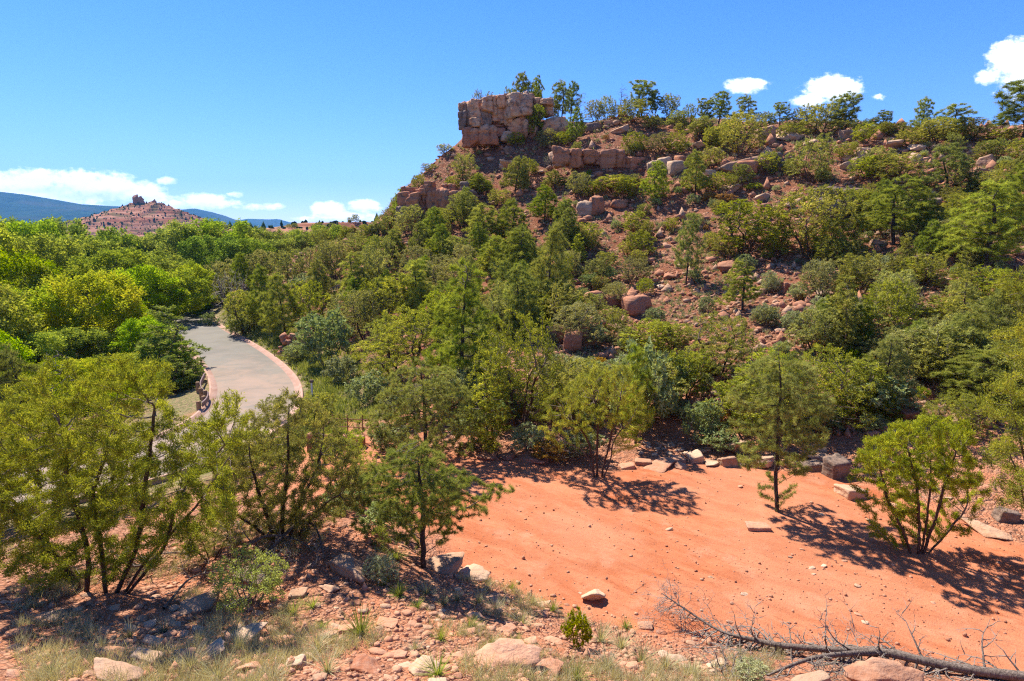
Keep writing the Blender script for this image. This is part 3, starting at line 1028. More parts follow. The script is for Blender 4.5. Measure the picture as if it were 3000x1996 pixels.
def variant(kind, seed):
    r = np.random.default_rng(seed)
    if kind in ('jun', 'junold', 'junhi'):
        H, R = 4.0, 1.9 if r.random() < .5 else 1.65
        stems = []
        for i in range(5):
            a = i * 1.26 + r.normal() * .3
            q = R * (0.25 + .35 * r.random())
            stems.append(stem_line((0.07 * math.cos(a), 0.07 * math.sin(a), -0.25), (q * math.cos(a), q * math.sin(a), H * (0.42 + .2 * r.random())), 14, r, .08))
        hi = kind == 'junhi'
        t, c = make_plant('juniper', lobe_set('jun', H, R, r), stems, H, seed, 1100 if hi else 800, 18000 if hi else 8000, .085 if hi else .14,
                          (M_BARK, M_JUNOLD if kind == 'junold' else M_JUN), lim=3)
    elif kind == 'jcol':
        H, R = 4.5, 1.15
        stems = [stem_line((0, 0, -.25), (0.05, 0, H * .8), 24, r, .03), stem_line((0.08, 0, -.25), (0.4, .2, H * .5), 14, r, .05)]
        t, c = make_plant('juniper', lobe_set('jcol', H, R, r), stems, H, seed, 620, 7500, .12, (M_BARK, M_JUN), lim=2)
    elif kind in ('pin', 'pinhi'):
        H, R = 5.0, 1.75
        hi = kind == 'pinhi'
        stems = [stem_line((0, 0, -.3), (r.normal() * .2, r.normal() * .2, H * .93), 38, r, .03)]
        t, c = make_plant('pine', lobe_set('pin', H, R, r), stems, H, seed, 1100 if hi else 850, 6800 if hi else 3200, .15 if hi else .24, (M_PBARK, M_PIN), lim=3)
    elif kind == 'open':
        H, R = 5.0, 1.7
        stems = [stem_line((0, 0, -.3), (r.normal() * .35, r.normal() * .35, H * .9), 34, r, .07)]
        t, c = make_plant('pine', lobe_set('open', H, R, r), stems, H, seed, 560, 2200, .24, (M_PBARK, M_PIN), lim=3)
    elif kind in ('cot', 'ash', 'yel'):
        H, R = 12.0, 5.0
        stems = [stem_line((0, 0, -.5), (r.normal() * .6, r.normal() * .6, H * .5), 20, r, .04)]
        for i in range(3):
            a = i * 2.1 + r.random()
            stems.append(stem_line((0, 0, -.3), (R * .45 * math.cos(a), R * .45 * math.sin(a), H * .55), 20, r, .05))
        mt = {'cot': M_COT, 'ash': M_ASH, 'yel': M_YEL}[kind]
        t, c = make_plant('broad', lobe_set('cot', H, R, r), stems, H, seed, 1200, 17000, .30, (M_CBARK, mt), lim=2, spread=1.9, tip_r=.008)
    elif kind in ('oak', 'sage', 'rust', 'weed', 'oakhi'):
        H, R = 1.2, 0.8
        stems = []
        for i in range(8):
            a = i * .8 + r.normal() * .3
            q = R * (0.3 + .35 * r.random())
            stems.append(stem_line((.04 * math.cos(a), .04 * math.sin(a), -.12), (q * math.cos(a), q * math.sin(a), H * (.4 + .2 * r.random())), 12, r, .08))
        mt = {'oak': M_OAK, 'oakhi': M_OAK, 'sage': M_SAGE, 'rust': M_RUST, 'weed': M_ASH}[kind]
        t, c = make_plant('juniper' if kind == 'sage' else 'broad', lobe_set('bush', H, R, r), stems, H, seed, 300 if kind != 'oakhi' else 600, 2600 if kind != 'oakhi' else 6500, {'sage': .10, 'oakhi': .036}.get(kind, .085),
                          (M_DEAD, mt), lim=2, tip_r=.0022, sides=4, spread=1.9)
    elif kind == 'dead':
        H, R = 4.0, 1.3
        stems = [stem_line((0, 0, -.3), (r.normal() * .3, r.normal() * .3, H * .75), 26, r, .08)]
        t, c = make_plant('pine', lobe_set('open', H, R, r), stems, H, seed, 170, 0, 0, (M_DEAD, M_JUN), tip_r=.010)
        c = None
    elif kind == 'barebush':
        H, R = 1.6, 1.0
        stems = []
        for i in range(9):
            a = i * .7
            q = R * (.3 + .3 * r.random())
            stems.append(stem_line((.03, 0, -.1), (q * math.cos(a), q * math.sin(a), H * .5), 12, r, .08))
        t, c = make_plant('juniper', lobe_set('bush', H, R, r), stems, H, seed, 420, 350, .06, (M_DEAD, M_SAGE), tip_r=.005, sides=3)
    # measured size
    src = c or t
    co = np.empty(len(src.vertices) * 3, np.float32); src.vertices.foreach_get('co', co); co = co.reshape(-1, 3)
    w = np.percentile(np.hypot(co[:, 0], co[:, 1]), 97)
    hgt = np.percentile(co[:, 2], 99.7)
    return dict(trunk=t, crown=c, H=float(hgt), R=float(w))


VAR = {}
for kind, n in (('jun', 4), ('junold', 3), ('junhi', 3), ('jcol', 3), ('pin', 5), ('pinhi', 2), ('open', 4), ('cot', 4), ('ash', 3), ('yel', 1),
                ('oak', 3), ('oakhi', 1), ('sage', 4), ('rust', 1), ('weed', 1), ('dead', 2), ('barebush', 2)):
    VAR[kind] = [variant(kind, 100 + 13 * i + sum(map(ord, kind))) for i in range(n)]

NAMES = {'jun': ('juniper_tree', 'tree'), 'junold': ('juniper_tree', 'tree'), 'junhi': ('juniper_tree', 'tree'), 'jcol': ('juniper_tree', 'tree'),
         'pin': ('pinyon_pine', 'tree'), 'pinhi': ('pinyon_pine', 'tree'), 'open': ('pinyon_pine', 'tree'),
         'cot': ('cottonwood_tree', 'tree'), 'ash': ('broadleaf_tree', 'tree'), 'yel': ('broadleaf_tree', 'tree'),
         'oak': ('leafy_shrub', 'shrub'), 'oakhi': ('leafy_shrub', 'shrub'), 'sage': ('grey_shrub', 'shrub'), 'rust': ('autumn_shrub', 'shrub'), 'weed': ('leafy_shrub', 'shrub'),
         'dead': ('dead_tree', 'tree'), 'barebush': ('bare_shrub', 'shrub')}
_vi = {}


def plant(kind, pos, H, R, desc, group=None, color=(1, 1, 1), label=None, lean=0.05, sink=0.05):
    _vi[kind] = _vi.get(kind, -1) + 1
    V = VAR[kind][_vi[kind] % len(VAR[kind])]
    nm, cat = NAMES[kind]
    root = bpy.data.objects.new(nm, None)
    root.empty_display_size = 0.2
    col.objects.link(root)
    root.location = (pos[0], pos[1], pos[2] - sink)
    sz = H / V['H']; sx = R / V['R']
    root.scale = (sx, sx, sz)
    root.rotation_euler = (random.gauss(0, lean), random.gauss(0, lean), random.random() * 6.28)
    for nmn, dat in (('trunk', V['trunk']), ('crown', V['crown'])):
        if dat is None: continue
        if nm.endswith('shrub'): nmn = {'trunk': 'stems', 'crown': 'foliage'}[nmn]
        elif V['crown'] is None: nmn = 'trunk'
        o = bpy.data.objects.new(nmn, dat)
        col.objects.link(o)
        o.parent = root
        o.color = (*color, 1)
    thing(root, desc, cat, pos, group, label)
    return root


def plant_px(kind, u, v, vtop, wpx, desc, y=None, group=None, color=(1, 1, 1), label=None, lean=.05):
    """stand a plant with its foot at pixel (u, v); its top and width in the photo give its size"""
    p = ground(u, v) if y is None else at_y(u, v, y)
    if p is None:
        return None
    if y is not None:
        p = np.array([p[0], p[1], h1(p[0], p[1])])
    fwd = to_px(p)[2]
    top = at_y(u, vtop, p[1])
    H = max(top[2] - p[2], 0.15)
    R = wpx / 2.0 * fwd / F
    return plant(kind, p, H, R, desc, group, color, label, lean)


# ---------------------------------------------------------------- foreground trees, each grown to its own outline
def own_tree(style, base_uv, lobes_px, stems_px, seed, natt, nleaf, lsize, mats, name, label, y=None, depth=0.75, lim=3, tip_r=None, bare=0.0, flat=1.2, spread=None, z0=None):
    p = ground(*base_uv) if y is None else at_y(base_uv[0], base_uv[1], y)
    if y is not None: p[2] = h1(p[0], p[1])
    r = np.random.default_rng(seed)
    fwd = to_px(p)[2]
    k = fwd / F
    L = []
    cu = np.mean([l[0] for l in lobes_px])
    half = (max(l[0] + l[2] for l in lobes_px) - min(l[0] - l[2] for l in lobes_px)) / 2 * k
    for (u, v, rp) in lobes_px:
        off = abs(u - cu) * k / half
        span = depth * half * math.sqrt(max(0.1, 1 - off * off))
        for sgn in ((-1, 1) if rp > 45 else (1,)):
            dy = sgn * span * (0.15 + 0.55 * r.random()) * (0.55 if sgn < 0 else 1.0)
            q = at_y(u, v, p[1] + dy)
            # the sight line fixes u, v; the lobe sits in front of or behind the stem
            rr = rp * k * (0.85 + .2 * r.random())
            L.append((q - p, (rr, rr, rr * flat)))
    stems = []
    for pts in stems_px:
        ps = []
        for t in pts:
            q = at_y(t[0], t[1], p[1] + (t[2] if len(t) > 2 else 0)) - p
            ps.append(q)
        ps[0] = np.array([ps[0][0], ps[0][1], -0.25])
        c = catmull(ps, 8)
        c = c + np.cumsum(r.normal(size=c.shape) * .012, axis=0)
        stems.append(c)
    H = max(l[0][2] + l[1][2] for l in L)
    t, c = make_plant(style, L, stems, H, seed, natt, nleaf, lsize, mats, lim=lim, tip_r=tip_r, bare=bare, sides=6, spread=spread, plume=True)
    root = bpy.data.objects.new(name, None)
    root.empty_display_size = .2
    col.objects.link(root)
    root.location = p
    link('trunk', t, root)
    link('crown', c, root)
    thing(root, None, 'tree', p, label=label)
    return root


own_tree('juniper', (290, 1735),
         [(60, 1240, 100), (165, 1130, 70), (320, 1135, 70), (395, 1105, 62), (465, 1120, 55), (250, 1250, 110), (420, 1260, 100), (560, 1310, 85), (672, 1190, 48), (640, 1300, 75),
          (730, 1250, 45), (100, 1400, 120), (300, 1400, 120), (480, 1420, 110), (620, 1420, 85), (40, 1560, 110), (180, 1560, 110), (350, 1540, 100), (520, 1520, 80), (-90, 1350, 140), (110, 1670, 70), (650, 1500, 60), (200, 1660, 55), (430, 1620, 55), (560, 1590, 50), (330, 1640, 55)],
         [[(250, 1740), (245, 1600), (190, 1420), (165, 1250)], [(310, 1745), (300, 1600), (270, 1450), (330, 1230)], [(340, 1745), (440, 1640), (560, 1520), (690, 1330)],
          [(330, 1745), (400, 1600), (430, 1400), (450, 1200)], [(260, 1745), (140, 1600), (20, 1480), (-60, 1350)], [(350, 1745), (480, 1600), (530, 1450), (660, 1300)]],
         11, 5200, 215000, .065, (M_BARK, M_JUN), 'juniper_tree', 'large spreading juniper with many dark trunks in the left foreground', tip_r=.0042, spread=.6)
own_tree('juniper', (835, 1575),
         [(700, 1330, 60), (760, 1250, 62), (850, 1195, 52), (905, 1225, 60), (960, 1260, 55), (1000, 1340, 62), (880, 1340, 85), (780, 1400, 85), (950, 1420, 75), (700, 1450, 72), (850, 1470, 75), (1040, 1440, 55), (640, 1490, 55), (780, 1530, 50), (900, 1520, 55), (980, 1510, 45), (720, 1540, 45), (850, 1400, 80), (820, 1500, 60), (920, 1470, 60), (760, 1480, 60), (1010, 1400, 55), (680, 1390, 55)],
         [[(825, 1580), (835, 1480), (850, 1350), (855, 1230)], [(840, 1580), (880, 1480), (930, 1380), (950, 1280)], [(815, 1580), (770, 1490), (740, 1400), (720, 1330)], [(850, 1580), (930, 1510), (1000, 1450)], [(810, 1580), (730, 1530), (660, 1490)]],
         12, 3600, 110000, .063, (M_BARK, M_JUN), 'juniper_tree', 'bushy juniper between the large foreground juniper and the small pine', tip_r=.004, spread=.6)
own_tree('pine', (1240, 1662),
         [(1226, 1310, 34), (1180, 1350, 55), (1275, 1360, 55), (1110, 1410, 60), (1335, 1420, 58), (1180, 1450, 60), (1290, 1440, 60), (1440, 1450, 42), (1500, 1435, 24), (1230, 1420, 65), (1140, 1490, 55), (1300, 1490, 55), (1395, 1490, 45), (1070, 1480, 42), (1190, 1550, 48), (1100, 1560, 42), (1330, 1540, 38), (1130, 1600, 40), (1215, 1600, 40), (1290, 1575, 42), (1050, 1540, 36), (1230, 1500, 60)],
         [[(1240, 1668), (1238, 1580), (1240, 1480), (1232, 1390), (1226, 1300)]],
         13, 2400, 13000, .10, (M_PBARK, M_PIN), 'pinyon_pine', 'small pinyon pine at the bank edge with branches over the red dirt', flat=.9, lim=3, tip_r=.0035)
own_tree('pine', (1250, 1352),
         [(1235, 1070, 38), (1190, 1120, 60), (1290, 1120, 60), (1150, 1180, 60), (1330, 1180, 65), (1240, 1180, 80), (1110, 1240, 50), (1370, 1240, 50), (1180, 1260, 60), (1300, 1270, 60), (1400, 1270, 38), (1130, 1300, 45), (1250, 1310, 60), (1360, 1310, 45)],
         [[(1250, 1356), (1248, 1280), (1245, 1200), (1235, 1080)]],
         14, 2000, 12000, .13, (M_PBARK, M_PIN), 'pinyon_pine', 'full bright green pine at the far left corner of the dirt pad', flat=.9, lim=3, tip_r=.004)
own_tree('juniper', (1750, 1398),
         [(1640, 1195, 48), (1700, 1145, 46), (1755, 1118, 46), (1815, 1122, 46), (1865, 1160, 44), (1612, 1250, 38), (1872, 1230, 40), (1700, 1220, 50), (1790, 1200, 52), (1640, 1300, 26), (1850, 1290, 34)],
         [[(1742, 1402), (1730, 1340), (1705, 1270), (1650, 1220)], [(1750, 1402), (1750, 1330), (1755, 1250), (1745, 1160)], [(1757, 1402), (1775, 1330), (1790, 1250), (1810, 1170)], [(1762, 1402), (1790, 1340), (1800, 1290), (1850, 1220)], [(1745, 1402), (1715, 1330), (1650, 1290)]],
         15, 1700, 60000, .066, (M_BARK, M_JUN), 'juniper_tree', 'round topped juniper with several bare trunks at the back of the dirt pad', tip_r=.0042, spread=.6)
own_tree('pine', (2275, 1500),
         [(2290, 1020, 34), (2240, 1090, 55), (2345, 1100, 55), (2180, 1170, 52), (2290, 1170, 75), (2400, 1190, 55), (2155, 1250, 42), (2260, 1270, 66), (2375, 1280, 55), (2205, 1340, 46), (2330, 1360, 46), (2270, 1400, 42), (2225, 1440, 24), (2330, 1430, 26)],
         [[(2275, 1505), (2277, 1400), (2280, 1280), (2290, 1150), (2290, 1020)]],
         16, 2100, 10500, .12, (M_PBARK, M_PIN), 'pinyon_pine', 'pine with a straight bare lower trunk standing on the red dirt', flat=.9, lim=3, tip_r=.004)
own_tree('juniper', (2690, 1622),
         [(2560, 1330, 54), (2640, 1285, 54), (2720, 1270, 54), (2800, 1285, 54), (2520, 1400, 42), (2620, 1390, 62), (2720, 1375, 66), (2820, 1385, 54), (2540, 1470, 36), (2640, 1480, 46), (2780, 1470, 45), (2560, 1555, 30), (2860, 1450, 40), (2640, 1550, 40), (2740, 1540, 45), (2820, 1540, 40)],
         [[(2680, 1626), (2650, 1550), (2600, 1450), (2570, 1350)], [(2690, 1626), (2690, 1540), (2680, 1420), (2650, 1320)], [(2700, 1626), (2730, 1540), (2760, 1420), (2790, 1310)], [(2705, 1626), (2780, 1560), (2840, 1480)], [(2675, 1626), (2610, 1580), (2550, 1540)], [(2695, 1626), (2715, 1500), (2730, 1340)]],
         17, 2700, 92000, .068, (M_BARK, M_JUN), 'juniper_tree', 'low bright green juniper spreading at the right of the dirt pad', tip_r=.004, spread=.6)
own_tree('juniper', (3050, 1640),
         [(2975, 830, 48), (3070, 900, 90), (2945, 1000, 46), (3010, 1090, 70), (2920, 1180, 58), (2985, 1250, 70), (2915, 1330, 52), (3010, 1390, 70), (2945, 1440, 50), (3090, 1200, 110), (3150, 1000, 120), (3150, 1350, 120), (3080, 1480, 80)],
         [[(3050, 1645), (3060, 1400), (3050, 1200), (3020, 950)], [(3060, 1645), (3120, 1400), (3150, 1150), (3130, 950)], [(3040, 1645), (2990, 1450), (2940, 1300)], [(3045, 1645), (3000, 1350), (2950, 1150)]],
         18, 2600, 70000, .080, (M_BARK, M_JUN), 'juniper_tree', 'tall juniper cut off by the right edge of the photo', tip_r=.005, spread=.6)

# ---------------------------------------------------------------- trees and shrubs of the hill, foot by foot
RIDGE = 'trees along the ridge'
SLOPE = 'trees on the hillside'
# kind, u, v of foot, v of top, width, distance (None = stands where the sight line meets the slope)
HILL = [
    ('jun', 1402, 300, 264, 36, 94), ('jun', 1446, 290, 268, 55, 95), ('open', 1524, 285, 211, 46, 96), ('open', 1576, 285, 219, 38, 97), ('jun', 1500, 288, 252, 40, 95),
    ('jun', 1549, 285, 238, 60, 95.5), ('open', 1643, 335, 232, 62, 93), ('open', 1672, 312, 236, 45, 95), ('dead', 1705, 305, 268, 46, 92), ('jun', 1777, 322, 280, 50, 90),
    ('dead', 1819, 302, 246, 32, 92), ('open', 1879, 325, 232, 70, 90), ('jun', 1857, 364, 284, 80, None), ('open', 1922, 342, 262, 46, 89), ('jun', 1960, 345, 276, 56, 88), ('junold', 1984, 375, 324, 60, None),
    ('jun', 1620, 330, 282, 40, 93), ('junold', 1745, 330, 292, 50, 90), ('jun', 1815, 345, 306, 55, None), ('jun', 1910, 380, 336, 50, None),
    ('jun', 1574, 362, 308, 58, 89), ('pin', 1687, 418, 315, 50, None), ('junold', 1446, 438, 382, 50, None), ('junold', 1603, 438, 378, 58, None), ('jun', 1647, 428, 386, 46, None),
    ('jun', 1857, 450, 386, 72, None), ('junold', 1924, 455, 389, 66, None), ('jun', 1982, 455, 382, 60, None), ('jun', 1304, 464, 422, 46, 91), ('junold', 1259, 518, 478, 52, 89), ('junold', 1357, 536, 449, 68, None),
    ('pin', 1402, 571, 507, 76, None), ('pin', 1508, 567, 458, 70, None), ('pin', 1535, 557, 458, 32, None), ('barebush', 1616, 490, 452, 50, None), ('pin', 1625, 553, 498, 68, None), ('junold', 1692, 579, 503, 66, None),
    ('pin', 1920, 594, 471, 78, None), ('jun', 1800, 562, 512, 110, None), ('jun', 1742, 575, 530, 60, None), ('junold', 1200, 702, 596, 88, None), ('junold', 1353, 665, 560, 82, None), ('jun', 1464, 606, 551, 60, None),
    ('pin', 1420, 722, 596, 104, None), ('pin', 1496, 710, 583, 92, None), ('pin', 1594, 652, 543, 84, None), ('open', 1660, 687, 578, 70, None), ('pin', 1602, 938, 660, 110, None), ('pin', 1513, 848, 672, 124, None),
    ('pin', 1156, 768, 672, 64, None), ('jcol', 1013, 719, 660, 34, 88), ('jcol', 1036, 706, 660, 34, 88), ('pin', 1450, 800, 690, 100, None), ('pin', 1555, 790, 690, 80, None),
    ('junold', 1285, 746, 690, 68, None), ('jun', 1888, 715, 645, 52, None), ('jun', 1835, 750, 703, 46, None), ('oak', 1692, 732, 681, 46, None), ('open', 2009, 835, 623, 74, None),
    # skyline to the right
    ('jun', 2020, 345, 302, 38, 84), ('open', 2062, 352, 286, 46, 83), ('open', 2103, 372, 268, 74, 81), ('open', 2185, 340, 277, 58, 82), ('junold', 2228, 378, 324, 62, None), ('open', 2286, 365, 298, 56, 79),
    ('jun', 2339, 360, 315, 44, 78), ('jun', 2405, 402, 300, 112, 75), ('open', 2473, 385, 268, 78, 75), ('jun', 2520, 392, 364, 46, 74), ('open', 2580, 402, 322, 60, 72), ('jun', 2625, 405, 358, 70, 71),
    ('open', 2696, 388, 284, 56, 70), ('jun', 2725, 405, 342, 70, 69), ('open', 2786, 420, 304, 92, 67), ('junold', 2839, 438, 342, 92, 66), ('open', 2985, 425, 225, 130, 64), ('jun', 2930, 440, 380, 90, 64),
    ('jun', 2050, 400, 352, 60, None), ('jun', 2135, 410, 350, 66, None), ('jun', 2310, 405, 360, 62, None), ('jun', 2660, 430, 380, 66, None), ('junold', 2890, 470, 410, 70, None), ('jun', 3000, 480, 400, 90, None),
    ('jun', 2170, 456, 326, 122, None), ('jun', 2085, 438, 372, 54, None), ('junold', 2375, 536, 395, 116, None), ('jun', 2536, 522, 456, 92, None), ('jun', 2625, 536, 445, 122, None), ('open', 2786, 563, 418, 112, None),
    ('pin', 2036, 576, 440, 72, None), ('jun', 2112, 566, 503, 78, None), ('rust', 2080, 592, 562, 46, None), ('rust', 2122, 600, 566, 56, None), ('weed', 2212, 558, 535, 50, None), ('jun', 2780, 600, 545, 60, None),
    ('jun', 2180, 746, 586, 192, None), ('jun', 2370, 752, 545, 196, None), ('jun', 2460, 760, 640, 130, None), ('pinhi', 2620, 712, 514, 166, None), ('barebush', 2655, 712, 650, 90, None), ('pinhi', 2893, 795, 530, 202, None), ('pin', 2759, 710, 610, 54, None),
    ('pinhi', 2174, 908, 758, 104, None), ('pin', 2960, 700, 470, 130, None), ('junold', 2700, 560, 500, 70, None), ('jun', 2880, 560, 500, 80, None), ('pin', 2990, 580, 440, 90, None),
    # lower slope and gully behind the pad
    ('junhi', 2107, 1104, 919, 184, None), ('junhi', 2385, 1285, 1003, 236, None), ('oak', 2553, 1205, 1088, 172, None), ('junold', 2732, 1118, 941, 192, None), ('pinhi', 2870, 1208, 1020, 224, None),
    ('oak', 2045, 1295, 1165, 112, None), ('oak', 2100, 1325, 1245, 104, None), ('junold', 2570, 1050, 980, 110, None), ('oak', 2640, 1010, 950, 80, None), ('rust', 2430, 1030, 985, 70, None), ('rust', 2580, 1060, 1010, 90, None), ('rust', 2090, 1240, 1180, 70, None),
    ('jun', 2780, 960, 870, 130, None), ('jun', 2900, 980, 880, 120, None), ('junhi', 2800, 1290, 1150, 150, None),
    ('pinhi', 1353, 1150, 765, 190, None), ('junhi', 1185, 1132, 900, 214, None), ('jcol', 1445, 1328, 1020, 116, None), ('junhi', 1520, 1264, 900, 232, None), ('pin', 1862, 1305, 1008, 98, None), ('oak', 1893, 1264, 1000, 164, None), ('oak', 1960, 1180, 1040, 110, None),
    ('oak', 1495, 952, 888, 82, None), ('jun', 1795, 990, 898, 104, None), ('oak', 1740, 1010, 950, 80, None), ('junold', 1076, 1010, 846, 124, None), ('jun', 1156, 962, 800, 152, None), ('oak', 1550, 1330, 1240, 100, None), ('barebush', 1640, 1345, 1280, 120, None), ('oak', 1700, 1340, 1260, 110, None), ('rust', 1610, 1350, 1290, 90, None),
    ('oak', 1310, 1200, 1080, 130, None), ('oak', 1380, 1300, 1200, 100, None), ('oak', 1820, 1130, 1040, 110, None), ('oak', 1420, 1120, 1000, 100, None), ('oak', 1640, 1130, 1040, 110, None), ('sage', 1700, 1100, 1040, 90, None),
    # lower left flank, above the road
    ('pin', 772, 965, 776, 84, None), ('pin', 836, 988, 800, 104, None), ('barebush', 672, 885, 790, 110, 72), ('jun', 722, 980, 850, 114, None), ('oak', 960, 1075, 905, 150, None), ('oak', 612, 956, 915, 46, None), ('oak', 700, 985, 930, 60, None),
    ('junold', 850, 905, 730, 84, 72), ('junold', 925, 890, 715, 90, 72), ('junold', 985, 880, 700, 92, 71), ('jun', 905, 975, 820, 110, None), ('junold', 1020, 985, 850, 110, None), ('pin', 945, 930, 760, 80, None), ('junold', 1090, 880, 720, 110, None), ('pin', 1040, 900, 740, 90, None),
    ('junold', 1120, 820, 690, 90, None), ('junold', 1230, 830, 720, 100, None), ('junold', 1310, 870, 745, 110, None), ('pin', 1220, 940, 760, 110, None), ('jun', 1290, 1000, 850, 120, None), ('pin', 1090, 790, 690, 70, None), ('oak', 870, 1060, 1000, 70, None), ('oak', 1000, 1120, 1040, 90, None), ('oak', 900, 860, 800, 80, None),
    ('junold', 780, 850, 730, 80, 80), ('pin', 715, 870, 740, 70, 80), ('junold', 660, 860, 760, 90, 84), ('junold', 1050, 760, 690, 80, None), ('junold', 980, 770, 705, 70, None), ('junold', 1400, 1010, 880, 110, None), ('junold', 1130, 1050, 930, 110, None), ('junold', 1340, 780, 690, 80, None),
    ('oak', 1080, 1190, 1090, 110, None), ('oak', 1180, 1240, 1130, 120, None), ('oak', 1140, 1320, 1240, 100, None),
    ('junold', 1130, 690, 628, 60, None), ('oak', 1105, 700, 655, 60, None), ('junold', 1150, 668, 606, 50, None), ('jun', 1075, 715, 655, 60, None), ('oak', 1165, 655, 620, 40, None), ('junold', 1045, 740, 680, 60, None),
    # yuccas are listed apart; grey shrubs of the scree
    ('sage', 2259, 858, 789, 52, None), ('sage', 2397, 840, 762, 60, None), ('sage', 2340, 882, 825, 58, None), ('sage', 2241, 952, 887, 68, None), ('sage', 2402, 960, 866, 74, None), ('sage', 2512, 950, 866, 70, None), ('sage', 2536, 1010, 955, 66, None),
    ('sage', 2393, 1010, 955, 92, None), ('sage', 2330, 950, 910, 82, None), ('sage', 2643, 920, 860, 74, None), ('sage', 2648, 850, 798, 54, None), ('sage', 2700, 930, 890, 70, None), ('sage', 2580, 790, 745, 80, None), ('sage', 2440, 930, 890, 50, None),
]
DESC = {'jun': 'green juniper', 'junold': 'olive green juniper', 'junhi': 'large bright juniper', 'jcol': 'narrow upright juniper', 'pin': 'green pine', 'pinhi': 'tall full pine',
        'open': 'open crowned pine', 'dead': 'leafless dead tree', 'barebush': 'bare twiggy shrub', 'oak': 'leafy grey green shrub', 'sage': 'pale grey green shrub', 'rust': 'rusty orange shrub',
        'weed': 'small bright green shrub', 'cot': 'green cottonwood', 'ash': 'bright green leafy tree', 'yel': 'yellow leaved tree'}
GROUPS = {'tree': 'junipers and pines on the hill', 'shrub': 'shrubs on the hillside'}
PLANTED = []
for (k, u, v, vt, w, y) in HILL:
    c = (1, 1, 1)
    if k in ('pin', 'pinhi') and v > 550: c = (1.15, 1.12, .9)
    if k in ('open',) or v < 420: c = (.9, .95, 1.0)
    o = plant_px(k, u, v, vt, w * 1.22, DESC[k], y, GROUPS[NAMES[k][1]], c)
    if o: PLANTED.append((u, (v + vt) / 2, w))

# smaller growth between them
r = np.random.default_rng(77)
n_fill = 0
tries = 0
while n_fill < 300 and tries < 6000:
    tries += 1
    y = math.exp(r.uniform(math.log(25), math.log(92)))
    x = y * r.uniform(-.45, .86)
    z = h1(x, y)
    if z < 0.4: continue
    u, v, fwd = to_px((x, y, z))
    if not (700 < u < 2990) or v < 300: continue
    if poly_sd(np.array([x]), np.array([y]), PAD)[0] < 1.2 or line_dist(np.array([x]), np.array([y]), ROAD)[0] < 5: continue
    if any(abs(u - a) < (w * .38) and abs(v - b) < w * .38 for a, b, w in PLANTED): continue
    g = ground(u, v - 2)
    if g is None or abs(g[1] - y) > 3: continue
    dens = vnoise(np.array([[x / 6, y / 6, 0]]), 4)[0]
    scree = 1850 < u < 2800 and 700 < v < 1000
    if scree and r.random() < .35: continue
    if u < 1500 and v > 650:
        k = ['junold', 'oak', 'oak', 'sage', 'junold'][r.integers(5)]
    else:
        k = ['sage', 'jun', 'oak', 'sage', 'jun', 'weed', 'junold', 'oak', 'junold', 'rust', 'oak', 'jun'][r.integers(12)]
    s = {'junold': r.uniform(1.2, 2.9), 'jun': r.uniform(1.2, 2.9), 'oak': r.uniform(.6, 1.5), 'sage': r.uniform(.45, 1.05), 'weed': r.uniform(.4, .8), 'rust': r.uniform(.4, .8)}[k]
    small = ('small ' if not DESC[k].startswith('small') else '') + DESC[k]
    plant(k, (x, y, z), s, s * r.uniform(.5, .75), small, GROUPS[NAMES[k][1]] if NAMES[k][1] == 'shrub' else 'small junipers on the hillside')
    PLANTED.append((u, v - 12, s * F / fwd * .6))
    n_fill += 1
# more pines and junipers where the slope is thickly grown
for i in range(95):
    if i < 60: u, v = r.uniform(1040, 1720), r.uniform(620, 1010)
    else: u, v = r.uniform(2420, 2990), r.uniform(600, 1230)
    p = ground(u, v)
    if p is None or p[2] < 1.0: continue
    k = ['pin', 'pin', 'junold', 'jun', 'jcol'][r.integers(5)]
    H = {'pin': r.uniform(2.6, 4.8), 'junold': r.uniform(2.0, 3.4), 'jun': r.uniform(2.0, 3.4), 'jcol': r.uniform(2.4, 4.0)}[k]
    plant(k, p, H, H * {'pin': .36, 'junold': .5, 'jun': .5, 'jcol': .28}[k], 'young ' + DESC[k], GROUPS['tree'])

